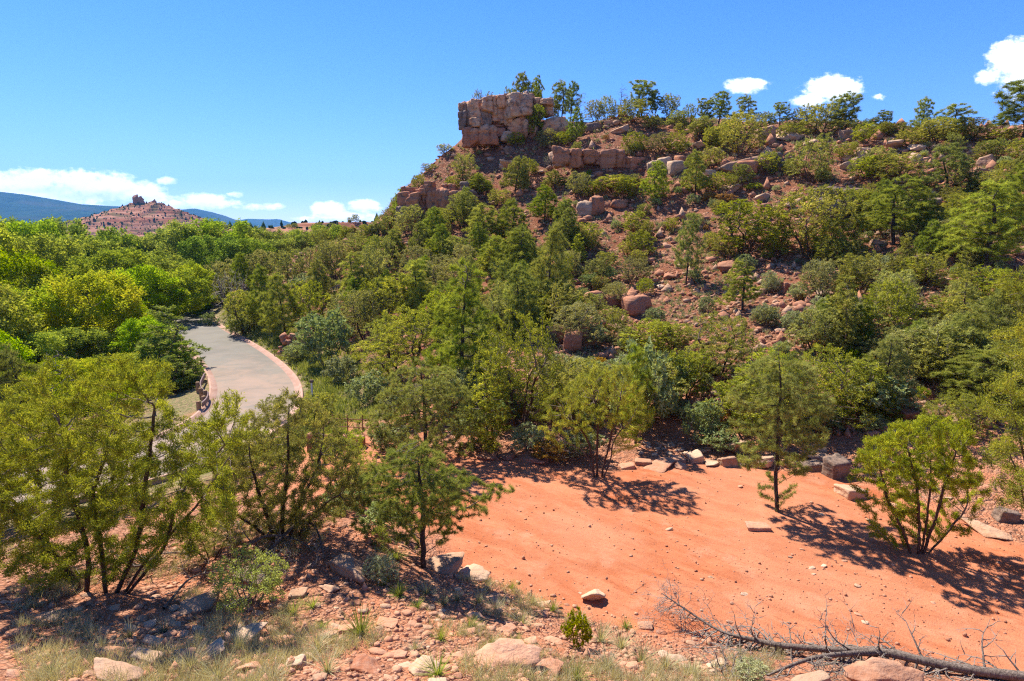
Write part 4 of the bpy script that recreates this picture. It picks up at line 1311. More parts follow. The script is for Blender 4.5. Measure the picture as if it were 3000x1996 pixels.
# ---------------------------------------------------------------- creek-side wood left of the road
# kind, u, distance, v of top, width in px, tint
FOREST = [
    ('yel', 270, 56, 800, 260, (1, 1, 1)), ('yel', 360, 58, 850, 130, (.9, 1, 1)), ('ash', 90, 52, 840, 260, (1, 1, 1)), ('ash', -60, 48, 820, 300, (1, 1, 1)), ('ash', 180, 64, 770, 240, (1, 1, 1)), ('ash', 20, 62, 730, 280, (1, 1, 1)),
    ('ash', 400, 66, 780, 220, (.85, .95, 1)), ('ash', 500, 70, 790, 180, (.95, 1, 1)), ('ash', 330, 76, 730, 240, (.9, .95, 1)), ('ash', 470, 84, 740, 220, (.9, 1, 1)), ('ash', 560, 80, 770, 120, (1, 1, 1)),
    ('ash', 130, 80, 690, 240, (.9, .95, 1)), ('ash', -20, 74, 640, 260, (1, 1, 1)), ('cot', 230, 92, 690, 240, (1.1, 1.1, .9)), ('cot', 80, 96, 650, 230, (1.1, 1.1, .9)), ('cot', 190, 104, 642, 200, (.85, .9, .9)), ('cot', 120, 112, 642, 180, (.85, .9, .9)),
    ('cot', 300, 108, 668, 190, (.95, 1, 1)), ('cot', 390, 112, 690, 180, (1, 1, 1)), ('cot', 480, 116, 682, 170, (.9, .95, 1)), ('cot', 560, 106, 652, 190, (1, 1, 1)), ('cot', 650, 108, 642, 200, (1, 1, 1)), ('cot', 620, 96, 690, 170, (.7, .8, .9)), ('cot', 690, 118, 652, 170, (1, 1, 1)),
    ('cot', 750, 122, 668, 160, (1, 1, 1)), ('cot', 720, 102, 700, 160, (.9, .95, 1)), ('cot', 800, 116, 700, 150, (1, 1, 1)), ('cot', 855, 124, 690, 140, (1, 1, 1)), ('cot', 910, 128, 672, 140, (1.05, 1.05, 1)), ('cot', 960, 130, 660, 140, (1.05, 1.05, 1)),
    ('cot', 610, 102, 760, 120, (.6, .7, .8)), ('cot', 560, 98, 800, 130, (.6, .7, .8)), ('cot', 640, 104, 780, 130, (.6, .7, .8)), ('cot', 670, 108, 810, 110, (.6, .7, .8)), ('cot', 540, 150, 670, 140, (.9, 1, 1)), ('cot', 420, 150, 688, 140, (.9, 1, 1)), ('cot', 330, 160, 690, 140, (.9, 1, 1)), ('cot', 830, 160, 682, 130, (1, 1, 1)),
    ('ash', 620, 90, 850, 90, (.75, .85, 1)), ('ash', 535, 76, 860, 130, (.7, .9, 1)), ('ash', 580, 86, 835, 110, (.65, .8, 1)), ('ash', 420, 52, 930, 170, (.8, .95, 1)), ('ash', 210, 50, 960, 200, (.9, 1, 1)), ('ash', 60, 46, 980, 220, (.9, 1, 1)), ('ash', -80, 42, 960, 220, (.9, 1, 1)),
    ('ash', 330, 46, 1040, 170, (1.1, 1.05, .9)), ('ash', 210, 42, 1050, 190, (1.2, 1.08, .9)), ('ash', 80, 40, 1060, 200, (1.1, 1.05, .9)), ('ash', 400, 40, 1090, 120, (1.2, 1.08, .9)), ('ash', -60, 36, 1080, 200, (1, 1, 1)), ('ash', 150, 34, 1130, 190, (1.1, 1.05, .9)), ('ash', 290, 35, 1130, 170, (1.1, 1.05, .9)),
    ('jcol', 470, 44, 895, 190, (.7, .85, .9)), ('jcol', 430, 43, 990, 150, (.6, .8, .85)), ('jcol', 520, 42, 1000, 110, (.65, .82, .85)), ('jcol', 490, 40, 1040, 120, (.65, .8, .85)), ('open', 20, 30, 1010, 170, (.9, .9, .9)), ('dead', 150, 33, 1030, 120, (1, 1, 1)),
    ('junold', 545, 41.5, 1130, 60, (.8, .9, .9)),
]
for (k, u, y, vt, w, c) in FOREST:
    d = ray(u, 998)
    x = (u - 1500) / F * y * 1.0
    for _ in range(3):
        p = (x, y, h1(x, y))
        fwd = to_px((x, y, 4.0))[2]
        x = (u - 1500) / F * fwd
    p = (x, y, h1(x, y))
    top = at_y(u, vt, y)
    desc = DESC[k] if k not in ('jcol',) else 'dark vine covered juniper'
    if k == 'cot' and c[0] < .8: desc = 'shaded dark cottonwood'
    if k == 'cot' and c[0] > 1.02: desc = 'yellowish green cottonwood'
    if k == 'ash' and c[0] > 1.05: desc = 'low yellow green leafy tree'
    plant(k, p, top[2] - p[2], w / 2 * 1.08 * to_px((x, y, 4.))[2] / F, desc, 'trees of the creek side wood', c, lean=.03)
# far wood along the creek
FAR = []
r = np.random.default_rng(5)
for i in range(46):
    u = r.uniform(-150, 1010)
    y = r.uniform(170, 330)
    x = (u - 1500) / F * y
    z = h1(x, y)
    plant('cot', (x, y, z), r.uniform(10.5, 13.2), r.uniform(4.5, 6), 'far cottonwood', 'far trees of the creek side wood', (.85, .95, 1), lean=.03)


# ---------------------------------------------------------------- yuccas and grass tufts
def blades_mesh(name, n, ln, wd, spread, mat, seed, droop=0.25, segs=3, upb=0.6, rad=0.03):
    r = np.random.default_rng(seed)
    V, Q, T = [], [], []
    for i in range(n):
        a = r.uniform(0, 6.283)
        el = math.radians(r.uniform(90 - spread, 88))
        d = np.array([math.cos(a) * math.cos(el), math.sin(a) * math.cos(el), math.sin(el)])
        s = np.array([-math.sin(a), math.cos(a), 0])
        L = ln * r.uniform(.55, 1.15)
        b = np.array([math.cos(a), math.sin(a), 0]) * rad * r.random()
        tint = r.random()
        k = len(V)
        for j in range(segs + 1):
            t = j / segs
            p = b + d * L * t + np.array([0, 0, -droop * L * t * t * (1.2 - d[2] * .9)]) + np.array([math.cos(a), math.sin(a), 0]) * droop * L * t * t * .4
            w = wd * (1 - t * .92)
            V += [p + s * w / 2, p - s * w / 2]
            T += [min(1, tint * .8 + .25 * t)] * 2
        for j in range(segs):
            Q.append((k + 2 * j, k + 2 * j + 1, k + 2 * j + 3, k + 2 * j + 2))
    return np_mesh(name, np.array(V), quads=np.array(Q), mats=[mat], attrs={'tint': np.array(T)})


YUC = [blades_mesh('blades', 70, 0.8, .03, 80, M_GRASS, 3 + i, .35) for i in range(2)]
for (u, v, s) in [(1812, 848, 1.2), (1770, 850, .8), (2817, 622, 1.3), (2800, 700, 1.1), (2549, 1252, .95), (1320, 745, .9), (1530, 640, .8)]:
    p = ground(u, v)
    if p is None: continue
    o = link('yucca', random.choice(YUC), None, p, (0, 0, random.random() * 6), (s, s, s))
    thing(o, 'spiky yellow green yucca', 'yucca', p, 'yuccas on the slope')
TUFT = [blades_mesh('blades', 110, 0.34, .0075, 62, M_GRASS, 31 + i, .3) for i in range(3)] + [blades_mesh('blades', 110, 0.34, .0065, 68, M_DRY, 41 + i, .3) for i in range(3)]
TUFTS = [(1057, 1862, 105, 0, 'bright'), (1171, 1746, 55, 0, ''), (1129, 1714, 48, 0, ''), (1377, 1840, 48, 0, ''), (1292, 1873, 58, 0, ''), (1216, 1903, 50, 1, ''), (1437, 1903, 46, 0, ''), (1511, 1912, 60, 0, ''), (1282, 1979, 88, 0, ''),
         (1498, 1729, 38, 0, ''), (1689, 1994, 60, 0, ''), (1833, 1840, 42, 0, ''), (917, 1780, 48, 0, ''), (1222, 1780, 34, 0, ''), (942, 1839, 34, 0, ''), (860, 1800, 55, 0, ''), (590, 1880, 55, 1, ''), (480, 1850, 60, 1, ''), (380, 1870, 65, 1, ''), (700, 1900, 70, 1, ''),
         (560, 1960, 80, 1, ''), (640, 1990, 80, 1, ''), (930, 1900, 70, 1, ''), (960, 1970, 85, 1, ''), (800, 1990, 60, 1, ''), (1340, 1760, 50, 1, ''), (1400, 1770, 50, 1, ''), (1250, 1740, 55, 1, ''), (1300, 1770, 50, 1, ''), (1450, 1790, 50, 1, ''), (1530, 1830, 55, 1, ''),
         (1760, 1880, 70, 1, ''), (1820, 1900, 75, 1, ''), (1880, 1940, 80, 1, ''), (1780, 1960, 80, 1, ''), (1950, 1960, 70, 1, ''), (2030, 1980, 70, 1, ''), (1700, 1820, 50, 1, ''), (300, 1900, 60, 1, ''), (150, 1980, 70, 1, ''), (1560, 1770, 45, 1, ''), (1620, 1790, 45, 0, ''), (1160, 1640, 60, 0, ''), (1100, 1650, 55, 1, '')]
for (u, v, h, dry, adj) in TUFTS:
    p = ground(u, v)
    if p is None: continue
    s = h * to_px(p)[2] / F / 0.33
    o = link('grass_tuft', TUFT[(3 if dry else 0) + random.randrange(3)], None, p, (0, 0, random.random() * 6), (s * 1.1, s * 1.1, s))
    o.color = (1, 1.15, .6, 1) if not dry else (1, 1, 1, 1)
    thing(o, ('large ' if adj else '') + ('dry straw grass tuft' if dry else 'green grass tuft'), 'grass', p, 'grass tufts on the near bank')


# ---------------------------------------------------------------- rocks
import bmesh


def ico(sub):
    bm = bmesh.new()
    bmesh.ops.create_icosphere(bm, subdivisions=sub, radius=1.0)
    v = np.array([x.co[:] for x in bm.verts])
    f = np.array([[q.index for q in p.verts] for p in bm.faces])
    bm.free()
    return v, f


_ICO = {s: ico(s) for s in (1, 2, 3, 4, 5)}


def rock_shape(seed, sub, boxy=0.0, planes=13, rough=0.05, k=14.0):
    r = np.random.default_rng(seed)
    d, f = _ICO[sub]
    n = r.normal(size=(planes, 3)); n /= np.linalg.norm(n, axis=1)[:, None]
    h = r.uniform(.62, .95, planes)
    if boxy:
        ax = np.array([[1, 0, 0], [-1, 0, 0], [0, 1, 0], [0, -1, 0], [0, 0, 1], [0, 0, -1.]]) + r.normal(size=(6, 3)) * .10
        ax /= np.linalg.norm(ax, axis=1)[:, None]
        n = np.concatenate([ax, n[:int(planes * (1 - boxy))]])
        h = np.concatenate([r.uniform(.72, .8, 6), r.uniform(.9, 1.1, len(n) - 6)])
    dt = d @ n.T
    rr = np.where(dt > .05, h[None] / np.maximum(dt, .05), 9)
    # soft minimum keeps worn edges
    rad = -np.log(np.exp(-k * np.minimum(rr, 3)).sum(1)) / k
    v = d * rad[:, None]
    v = v * (1 + rough * fbm(v * 2.2 + seed, 3, seed)[:, None])
    return v, f


def rock_data(name, seed, sub, mat, boxy=0, rough=.05, smooth=False):
    v, f = rock_shape(seed, sub, boxy, rough=rough, k=34.0, planes=10)
    return np_mesh(name, v, tris=f, mats=[mat], smooth=smooth)


ROCKS = {}
for nm, mt in (('tan', M_ROCK), ('red', M_REDROCK), ('dark', M_DARKROCK), ('pale', M_PALE), ('bank', M_STONE)):
    ROCKS[nm] = [rock_data('rock', 10 * i + len(nm), 4, mt, .5 if i % 2 else 0, .13) for i in range(4)]
    ROCKS[nm + '_s'] = [rock_data('rock', 10 * i + len(nm) + 5, 2, mt, .4 if i % 2 else 0, .08) for i in range(5)]
ROCKWORDS = {'tan': 'tan sandstone', 'red': 'red sandstone', 'dark': 'dark varnished', 'pale': 'pale', 'bank': 'pinkish'}


def rock_px(u0, v0, u1, v1, kind, desc=None, small=False, y=None, name='boulder', flat=1.0, parent=None, label=None):
    uc = (u0 + u1) / 2
    p = ground(uc, v1) if y is None else at_y(uc, v1, y)
    if p is None: return None
    fwd = to_px(p)[2]
    w = (u1 - u0) * fwd / F
    ext = (v1 - v0) * fwd / F
    th = math.atan2(CAM_Z - p[2], p[1])
    dpt = w * random.uniform(.65, .95)
    if th > .15: dpt = min(dpt, .75 * ext / math.sin(th))
    if th > 0:
        h = max(.22 * w * flat, (ext - math.sin(th) * dpt * .8) / math.cos(th))
    else:
        h = ext
    h = max(h, .2 * w)
    x, yy = p[0], p[1] + dpt * .42
    z = h1(x, yy)
    o = link(name, random.choice(ROCKS[kind + ('_s' if small else '')]), parent, (x, yy, min(z, p[2] + .3) + h * .20),
             (random.gauss(0, .12), random.gauss(0, .12), random.gauss(0, .3) + random.choice((0, math.pi))), (w * .60, dpt * .62, h * .72))
    if parent is None:
        s = random.uniform(.85, 1.12)
        o.color = (s, s, s, 1)
        thing(o, desc or (ROCKWORDS[kind] + (' rock' if name == 'rock' else ' boulder')), 'rock', (x, yy, z), 'rocks and boulders', label)
    return o


# boulders along the back of the pad
for b in [(1402, 1324, 1459, 1349, 'red'), (1461, 1326, 1509, 1349, 'red'), (1520, 1326, 1581, 1354, 'red'), (1588, 1338, 1608, 1356, 'red'), (1815, 1354, 1863, 1375, 'bank'), (1863, 1339, 1914, 1365, 'bank'), (1917, 1339, 1973, 1370, 'bank'), (1965, 1329, 2011, 1360, 'bank'),
          (2019, 1319, 2064, 1357, 'pale'), (2072, 1348, 2110, 1366, 'pale'), (2110, 1329, 2159, 1367, 'tan'), (2141, 1283, 2202, 1329, 'pale'), (2166, 1339, 2276, 1370, 'pale'), (2380, 1326, 2454, 1352, 'tan'), (2357, 1347, 2418, 1380, 'dark'),
          (2428, 1326, 2490, 1403, 'dark'), (2470, 1412, 2545, 1462, 'pale'), (2585, 1240, 2656, 1271, 'pale'), (2380, 1310, 2430, 1328, 'tan'), (2640, 1190, 2690, 1230, 'red'), (2290, 1345, 2340, 1368, 'bank'), (1985, 1362, 2012, 1376, 'bank'), (1470, 1352, 1500, 1362, 'red'), (2880, 1540, 2960, 1575, 'tan'), (2930, 1480, 2990, 1530, 'dark'),
          (2190, 1532, 2262, 1556, 'bank')]:
    rock_px(*b)
for i in range(34):
    u = random.uniform(1870, 2070); v = random.uniform(1300, 1338)
    s = random.uniform(10, 20)
    rock_px(u, v - s * .6, u + s, v, 'pale', 'small pale cobble', True, name='cobble')
# near bank
for b in [(503, 1737, 617, 1798, 'tan'), (662, 1830, 751, 1871, 'pale'), (961, 1623, 1060, 1686, 'tan'), (1248, 1613, 1343, 1680, 'tan'), (1343, 1664, 1407, 1699, 'pale'), (242, 1947, 395, 1996, 'tan'), (369, 1896, 458, 1941, 'pale'), (496, 1896, 554, 1938, 'bank'),
          (566, 1890, 627, 1928, 'pale'), (834, 1916, 891, 1963, 'pale'), (706, 1928, 757, 1966, 'bank'), (1031, 1916, 1111, 1973, 'red'), (1400, 1908, 1538, 1962, 'bank'), (986, 1820, 1044, 1858, 'bank'), (1098, 1807, 1162, 1839, 'bank'), (840, 1721, 891, 1753, 'tan'), (1197, 1943, 1260, 1982, 'pale'),
          (1451, 1829, 1515, 1855, 'bank'), (1721, 1721, 1770, 1757, 'pale'), (2327, 1968, 2448, 2010, 'pale'), (2510, 1968, 2670, 2012, 'bank'), (1560, 1930, 1640, 1975, 'bank'), (407, 1866, 480, 1890, 'pale'), (1345, 1895, 1390, 1925, 'bank'), (300, 1880, 360, 1925, 'bank'), (1150, 1900, 1190, 1930, 'bank'),
          (930, 1850, 985, 1868, 'tan'), (1250, 1980, 1310, 2010, 'pale'), (1560, 1785, 1610, 1806, 'red'), (1590, 1760, 1640, 1780, 'red'), (1420, 1735, 1465, 1758, 'bank'), (1330, 1720, 1350, 1735, 'pale'), (950, 1710, 985, 1735, 'tan'), (120, 1770, 200, 1810, 'dark'), (200, 1800, 260, 1830, 'red'), (680, 1660, 780, 1720, 'dark'), (0, 1830, 70, 1870, 'red'), (1870, 1820, 1915, 1845, 'bank'), (2070, 1930, 2140, 1955, 'pale')]:
    rock_px(*b)
# stones of the bank, one by one, then the rubble between them
r = np.random.default_rng(21)
for i in range(215):
    for _ in range(20):
        u, v = r.uniform(0, 2100), r.uniform(1690, 1995)
        if v < 1690 + max(0, (900 - u)) * .06 or (u > 1350 and v < 1680 + (u - 1350) * .30): continue
        break
    s = r.uniform(14, 38) * (0.6 + (v - 1650) / 500)
    k = ['bank', 'bank', 'red', 'pale', 'tan'][r.integers(5)]
    rock_px(u, v - s * .62, u + s, v, k, {'bank': 'pinkish', 'red': 'red', 'pale': 'pale', 'tan': 'tan'}[k] + ' stone', True, name='stone')
for i in range(26):
    u, v = r.uniform(1500, 2950), r.uniform(1420, 1850)
    s = r.uniform(9, 20)
    rock_px(u, v - s * .55, u + s, v, 'pale' if r.random() < .6 else 'bank', 'small stone lying', True, name='stone')

# hillside boulders and ledges
for b in [(1624, 433, 1666, 482, 'tan'), (2219, 369, 2272, 418, 'tan'), (2295, 391, 2353, 413, 'pale'), (2464, 378, 2508, 409, 'tan'), (2505, 378, 2545, 405, 'tan'), (2607, 411, 2643, 436, 'pale'), (2360, 410, 2390, 432, 'pale'), (2473, 455, 2502, 470, 'pale'), (2520, 436, 2558, 452, 'pale'), (2510, 450, 2545, 466, 'pale'),
          (2473, 472, 2500, 498, 'pale'), (2500, 466, 2525, 488, 'pale'), (2129, 471, 2214, 507, 'tan'), (2223, 462, 2281, 503, 'dark'), (2728, 512, 2763, 534, 'pale'), (2880, 458, 2929, 489, 'tan'), (2860, 498, 2905, 520, 'tan'), (2680, 430, 2715, 445, 'pale'), (2680, 455, 2705, 475, 'pale'),
          (2710, 579, 2759, 623, 'dark'), (2700, 730, 2741, 753, 'tan'), (2710, 752, 2759, 775, 'dark'), (1335, 798, 1365, 820, 'pale'), (1345, 815, 1380, 838, 'pale'), (1350, 835, 1378, 861, 'pale'), (1330, 820, 1352, 845, 'pale'), (1455, 865, 1491, 896, 'tan'), (1388, 950, 1430, 968, 'tan'), (1420, 941, 1469, 962, 'tan'),
          (2116, 762, 2165, 794, 'red'), (2290, 825, 2330, 856, 'red'), (2440, 852, 2475, 870, 'tan'), (2400, 850, 2440, 868, 'dark'), (1065, 760, 1095, 785, 'tan'), (1078, 785, 1115, 805, 'pale'), (1325, 690, 1350, 715, 'tan'), (1300, 700, 1330, 720, 'red'), (1480, 430, 1505, 452, 'dark'), (1460, 480, 1485, 496, 'pale'), (1480, 475, 1510, 495, 'pale'),
          (1770, 350, 1800, 368, 'tan'), (1800, 370, 1850, 392, 'tan'), (1720, 365, 1765, 385, 'dark'), (1660, 372, 1700, 392, 'tan'), (2330, 355, 2350, 370, 'tan'), (2220, 570, 2255, 590, 'pale'), (2165, 520, 2200, 532, 'pale'), (2060, 500, 2100, 515, 'pale'), (2130, 545, 2170, 565, 'tan'), (2040, 425, 2065, 436, 'pale'), (2095, 437, 2125, 452, 'pale'),
          (1840, 540, 1860, 556, 'pale'), (2560, 700, 2600, 720, 'tan'), (2450, 790, 2490, 815, 'red'), (2550, 840, 2590, 858, 'dark'), (2500, 640, 2540, 656, 'tan'), (2880, 640, 2920, 660, 'tan'), (2940, 1010, 2970, 1028, 'tan'), (2610, 1010, 2640, 1028, 'pale'), (1860, 760, 1900, 780, 'red'), (1945, 800, 1980, 818, 'red'), (1340, 895, 1380, 915, 'red'), (1360, 1015, 1395, 1045, 'tan')]:
    rock_px(*b)
r = np.random.default_rng(44)
n = 0
while n < 150:
    u, v = r.uniform(1150, 2990), r.uniform(420, 1000)
    p = ground(u, v)
    if p is None or p[2] < 1.5: continue
    s = r.uniform(.25, .75) * F / to_px(p)[2]
    k = ['tan', 'pale', 'red', 'red', 'bank'][r.integers(5)]
    rock_px(u, v - s * .6, u + s, v, k, {'bank': 'pinkish', 'red': 'red', 'pale': 'pale', 'tan': 'tan'}[k] + ' scree rock', True, name='rock')
    n += 1


# ---- cliffs and ledges: blocks of sandstone, each a part of its outcrop
def cliff_block(c, w, dp, h, k, seed, sub):
    """one joint block of the outcrop; bedding and cracks run on through its neighbours"""
    r = np.random.default_rng(seed)
    v, f = rock_shape(seed, sub, .5, 20, rough=.16, k=15.0)
    d = v / np.linalg.norm(v, axis=1)[:, None]
    a = r.normal() * .35
    R = np.array([[math.cos(a), -math.sin(a), 0], [math.sin(a), math.cos(a), 0], [0, 0, 1]])
    v = v * np.array([w * .73, dp * .74, h * .74]) @ R.T
    d = d @ R.T
    P = v + c
    s = min(1.0, min(w, h) / 2.2)
    n1 = fbm(P / np.array([2.2, 2.2, 2.6]), 4, 40)
    q = P[:, 2] / 1.15 + .45 * fbm(P / np.array([5, 5, 3.0]), 2, 41)
    seam = np.exp(-((q - np.round(q)) / .085) ** 2)
    step = (np.floor(q + .5) * 12.9898 % 1.0) - .5
    crack = np.clip((.12 - np.abs(fbm(P / np.array([1.9, 1.9, 8.0]), 2, 43))) / .12, 0, 1)
    off = s * (.45 * n1 - .30 * seam + .34 * step - .65 * crack)
    v = v + d * np.array([1, 1, .25]) * off[:, None]
    return np_mesh('rock_block', v, tris=f, mats=[{'c': M_CLIFF, 'r': M_REDROCK, 'd': M_DARKROCK, 'p': M_PALE}[k]], smooth=False)


_bs = [0]


def outcrop(name, blocks, label, cat, y=None, tilt=0.05, sub=3):
    ub = np.mean([(b[0] + b[2]) / 2 for b in blocks]); vb = max(b[3] for b in blocks)
    if y is not None:
        gy = ground(ub, vb)
        if gy is not None: y = gy[1] - .4
    base = ground(ub, vb) if y is None else at_y(ub, vb, y)
    root = bpy.data.objects.new(name, None)
    col.objects.link(root)
    root.location = base
    for b in blocks:
        u0, v0, u1, v1, k = b[:5]
        v0 += random.uniform(-.12, .10) * (v1 - v0)
        dy = b[5] if len(b) > 5 else 0.0
        if y is None:
            g = ground((u0 + u1) / 2, v1)
            yy = (g[1] if g is not None else base[1]) + dy
        else:
            yy = y + dy
        c = at_y((u0 + u1) / 2, (v0 + v1) / 2, yy)
        fwd = to_px(c)[2]
        w = (u1 - u0) * fwd / F; h = (v1 - v0) * fwd / F
        dp = max(w * .9, h * .6, 1.0)
        c = c + np.array([0, random.uniform(-.6, .6) + dp * .45, 0])
        _bs[0] += 1
        o = link('rock_block', cliff_block(c, w, dp, h, k, _bs[0], sub), root, Vector(c) - Vector(base))
        s = random.uniform(.88, 1.12)
        o.color = (s, s, s, 1)
    thing(root, None, cat, base, label=label)
    return root


def columns(prof_top, prof_bot, wmin, wmax, kinds, rr, red=None):
    """joint columns between two sighted edges, broken once or twice on the way down"""
    out = []
    u = prof_top[0][0]
    while u < prof_top[-1][0]:
        w = rr.uniform(wmin, wmax)
        uc = u + w / 2
        t = np.interp(uc, [p[0] for p in prof_top], [p[1] for p in prof_top]) + rr.normal() * 2.5
        b = np.interp(uc, [p[0] for p in prof_bot], [p[1] for p in prof_bot]) + rr.normal() * 2.5
        dy = rr.normal() * .35
        cuts = [t] + ([t + (b - t) * rr.uniform(.3, .7)] if rr.random() < .65 else []) + [b]
        for a, c in zip(cuts[:-1], cuts[1:]):
            out.append((u - 1.5 + rr.normal(), a - 1, u + w + 1.5 + rr.normal(), c + 1, kinds[rr.integers(len(kinds))], dy + rr.normal() * .15))
        u += w
    return out


rr = np.random.default_rng(12)
CL = columns([(1344, 332), (1352, 300), (1362, 291), (1395, 294), (1413, 285), (1446, 288), (1484, 278), (1540, 280), (1570, 290), (1606, 294)],
             [(1344, 366), (1362, 374), (1420, 372), (1440, 356), (1500, 354), (1550, 346), (1606, 338)], 15, 30, 'cccccd', rr)
# thin red beds under the cap, set back
for row, (v0, v1) in enumerate(((350, 360), (358, 367), (366, 376))):
    u = 1356 + 4 * row
    while u < 1560:
        w = rr.uniform(28, 60)
        CL.append((u, v0, u + w, v1, 'r', .9 + .15 * row)); u += w * .92
CL += [(1355, 374, 1383, 428, 'r', .2), (1376, 386, 1410, 420, 'c', -.3), (1406, 367, 1452, 420, 'c', -.8), (1500, 362, 1548, 404, 'c', -.7), (1545, 365, 1577, 404, 'c', -.6), (1470, 386, 1498, 412, 'p', -1.2), (1450, 378, 1475, 400, 'r', -.3), (1482, 277, 1545, 338, 'c', -1.1)]
outcrop('sandstone_cliff', CL, 'tall tan sandstone cliff at the top left end of the hill', 'cliff', y=91.0, sub=4)
LC = columns([(1166, 568), (1205, 566), (1250, 561), (1340, 563), (1372, 558)], [(1166, 650), (1205, 655), (1250, 650), (1300, 640), (1340, 612), (1372, 600)], 20, 44, 'cccdd', rr)
LC += [(1172, 546, 1184, 570, 'r', .5), (1219, 553, 1248, 572, 'c', .2), (1291, 541, 1311, 563, 'c', .5), (1313, 538, 1334, 564, 'c', .5), (1349, 534, 1373, 562, 'd', .5), (1247, 531, 1277, 560, 'c', .8), (1186, 550, 1222, 570, 'r', 1.0)]
outcrop('sandstone_cliff', LC, 'low dark and pink cliff below and left of the tall cliff', 'cliff', y=84.5, sub=4)
outcrop('sandstone_ledge', [(1624, 431, 1668, 484, 'c', 0), (1662, 443, 1712, 486, 'c', 0), (1705, 436, 1751, 476, 'c', 0), (1766, 445, 1832, 492, 'r', .3), (1828, 460, 1889, 497, 'r', .3), (1745, 448, 1770, 480, 'r', .5)],
        'long orange and tan rock ledge right of the tall cliff', 'ledge', y=83.0, sub=4)
outcrop('sandstone_outcrop', [(1600, 350, 1664, 393, 'c', 0), (1660, 362, 1700, 392, 'd', .6), (1700, 360, 1740, 385, 'd', 1.0)], 'grey furrowed outcrop beside the tall cliff', 'outcrop')
outcrop('sandstone_ledge', [(1696, 585, 1732, 634, 'p', 0), (1726, 583, 1765, 630, 'c', 0), (1760, 588, 1800, 615, 'c', .3), (1796, 585, 1840, 612, 'c', .3)], 'pale slanting rock ledge in the middle of the slope', 'ledge')
outcrop('sandstone_outcrop', [(1897, 475, 1935, 506, 'p', 0), (1930, 462, 1970, 500, 'p', 0), (1966, 468, 2008, 512, 'p', 0), (1985, 460, 2020, 490, 'c', .4)], 'pale rock outcrop in the upper middle of the hill', 'outcrop')
outcrop('cave_rock', [(2384, 560, 2440, 590, 'd', 0), (2430, 556, 2500, 592, 'd', 0), (2490, 558, 2558, 600, 'd', .2), (2400, 586, 2450, 640, 'd', -.1), (2440, 590, 2500, 650, 'd', 0), (2520, 590, 2560, 645, 'd', .3), (2490, 600, 2530, 640, 'd', 1.6)],
        'dark layered cave rock right of centre on the hill', 'outcrop')
outcrop('red_ledge', [(1612, 958, 1662, 1008, 'r', 0), (1656, 966, 1700, 1026, 'r', 0), (1696, 972, 1745, 1028, 'r', .2)], 'dark red rock ledge low in the gully', 'ledge')
outcrop('red_ledge', [(1723, 862, 1770, 905, 'r', 0), (1766, 866, 1812, 900, 'r', .3), (1835, 868, 1895, 920, 'r', 0), (1808, 870, 1842, 905, 'r', .4)], 'broken red ledge under the yuccas', 'ledge')
outcrop('stone_outcrop', [(2128, 470, 2170, 508, 'c', 0), (2165, 472, 2216, 506, 'c', .1), (2222, 462, 2284, 504, 'd', .3)], 'flat topped shadowed ledge on the upper slope', 'outcrop')


# ---- rubble and ground growth nobody could count
def baked_rocks(name, pts, size, mat, seed, flat=.6):
    r = np.random.default_rng(seed)
    base = [rock_shape(500 + i, 1, 0, 9, .1) for i in range(8)]
    V, T = [], []
    k = 0
    for i, (p, s) in enumerate(zip(pts, size)):
        v, f = base[i % 8]
        a = r.uniform(0, 6.28); c, sn = math.cos(a), math.sin(a)
        w = v * np.array([s, s * r.uniform(.6, 1), s * flat * r.uniform(.7, 1.2)])
        w = np.stack([w[:, 0] * c - w[:, 1] * sn, w[:, 0] * sn + w[:, 1] * c, w[:, 2]], 1)
        V.append(w + p + np.array([0, 0, s * .18])); T.append(f + k); k += len(v)
    return np_mesh(name, np.concatenate(V), tris=np.concatenate(T), mats=[mat])


def scatter_ground(n, seed, x0, x1, y0, y1, keep):
    r = np.random.default_rng(seed)
    y = np.exp(r.uniform(math.log(y0), math.log(y1), n))
    x = y * r.uniform(x0, x1, n)
    z = height(x, y)
    ok = keep(x, y, z)
    return np.stack([x, y, z], 1)[ok]


def hill_ok(x, y, z):
    return (z > 0.6) & (poly_sd(x, y, PAD) > 1) & (line_dist(x, y, ROAD) > 5)


def bank_ok(x, y, z):
    return (poly_sd(x, y, PAD) > -.25)


for i, (mt, n, lbl) in enumerate(((M_REDROCK, 9500, 'loose red scree over the hillside'), (M_ROCK, 4600, 'loose tan rubble over the hillside'))):
    P = scatter_ground(n, 60 + i, -.5, .9, 24, 92, hill_ok)
    s = np.random.default_rng(i).gamma(2.0, .5, len(P)) * (.085 + .0017 * P[:, 1])
    stuff(link('scree', baked_rocks('scree', P, np.clip(s, .03, .65), mt, i)), lbl, 'scree')
P = scatter_ground(8000, 71, -.9, .45, 7.0, 15.5, lambda x, y, z: bank_ok(x, y, z) & (y < 15.5 + .0 * x))
s = np.random.default_rng(9).gamma(1.6, .5, len(P)) * .035
stuff(link('gravel', baked_rocks('gravel', P, np.clip(s, .012, .12), M_STONE, 9)), 'red gravel and stone chips covering the near bank', 'gravel')
P = scatter_ground(5200, 74, -.3, .9, 11, 24, lambda x, y, z: (poly_sd(x, y, PAD) < 0) & (fbm(np.stack([x, y, 0 * x], 1) / 2.5, 2, 15) > -.05))
s = np.random.default_rng(11).gamma(1.3, .5, len(P)) * .020
stuff(link('clods', baked_rocks('clods', P, np.clip(s, .008, .06), M_REDROCK, 11)), 'crumbled red clods over the dirt pad', 'dirt')
P = scatter_ground(2200, 73, -.3, .9, 11, 24, lambda x, y, z: poly_sd(x, y, PAD) < 0)
s = np.random.default_rng(10).gamma(1.3, .5, len(P)) * .022
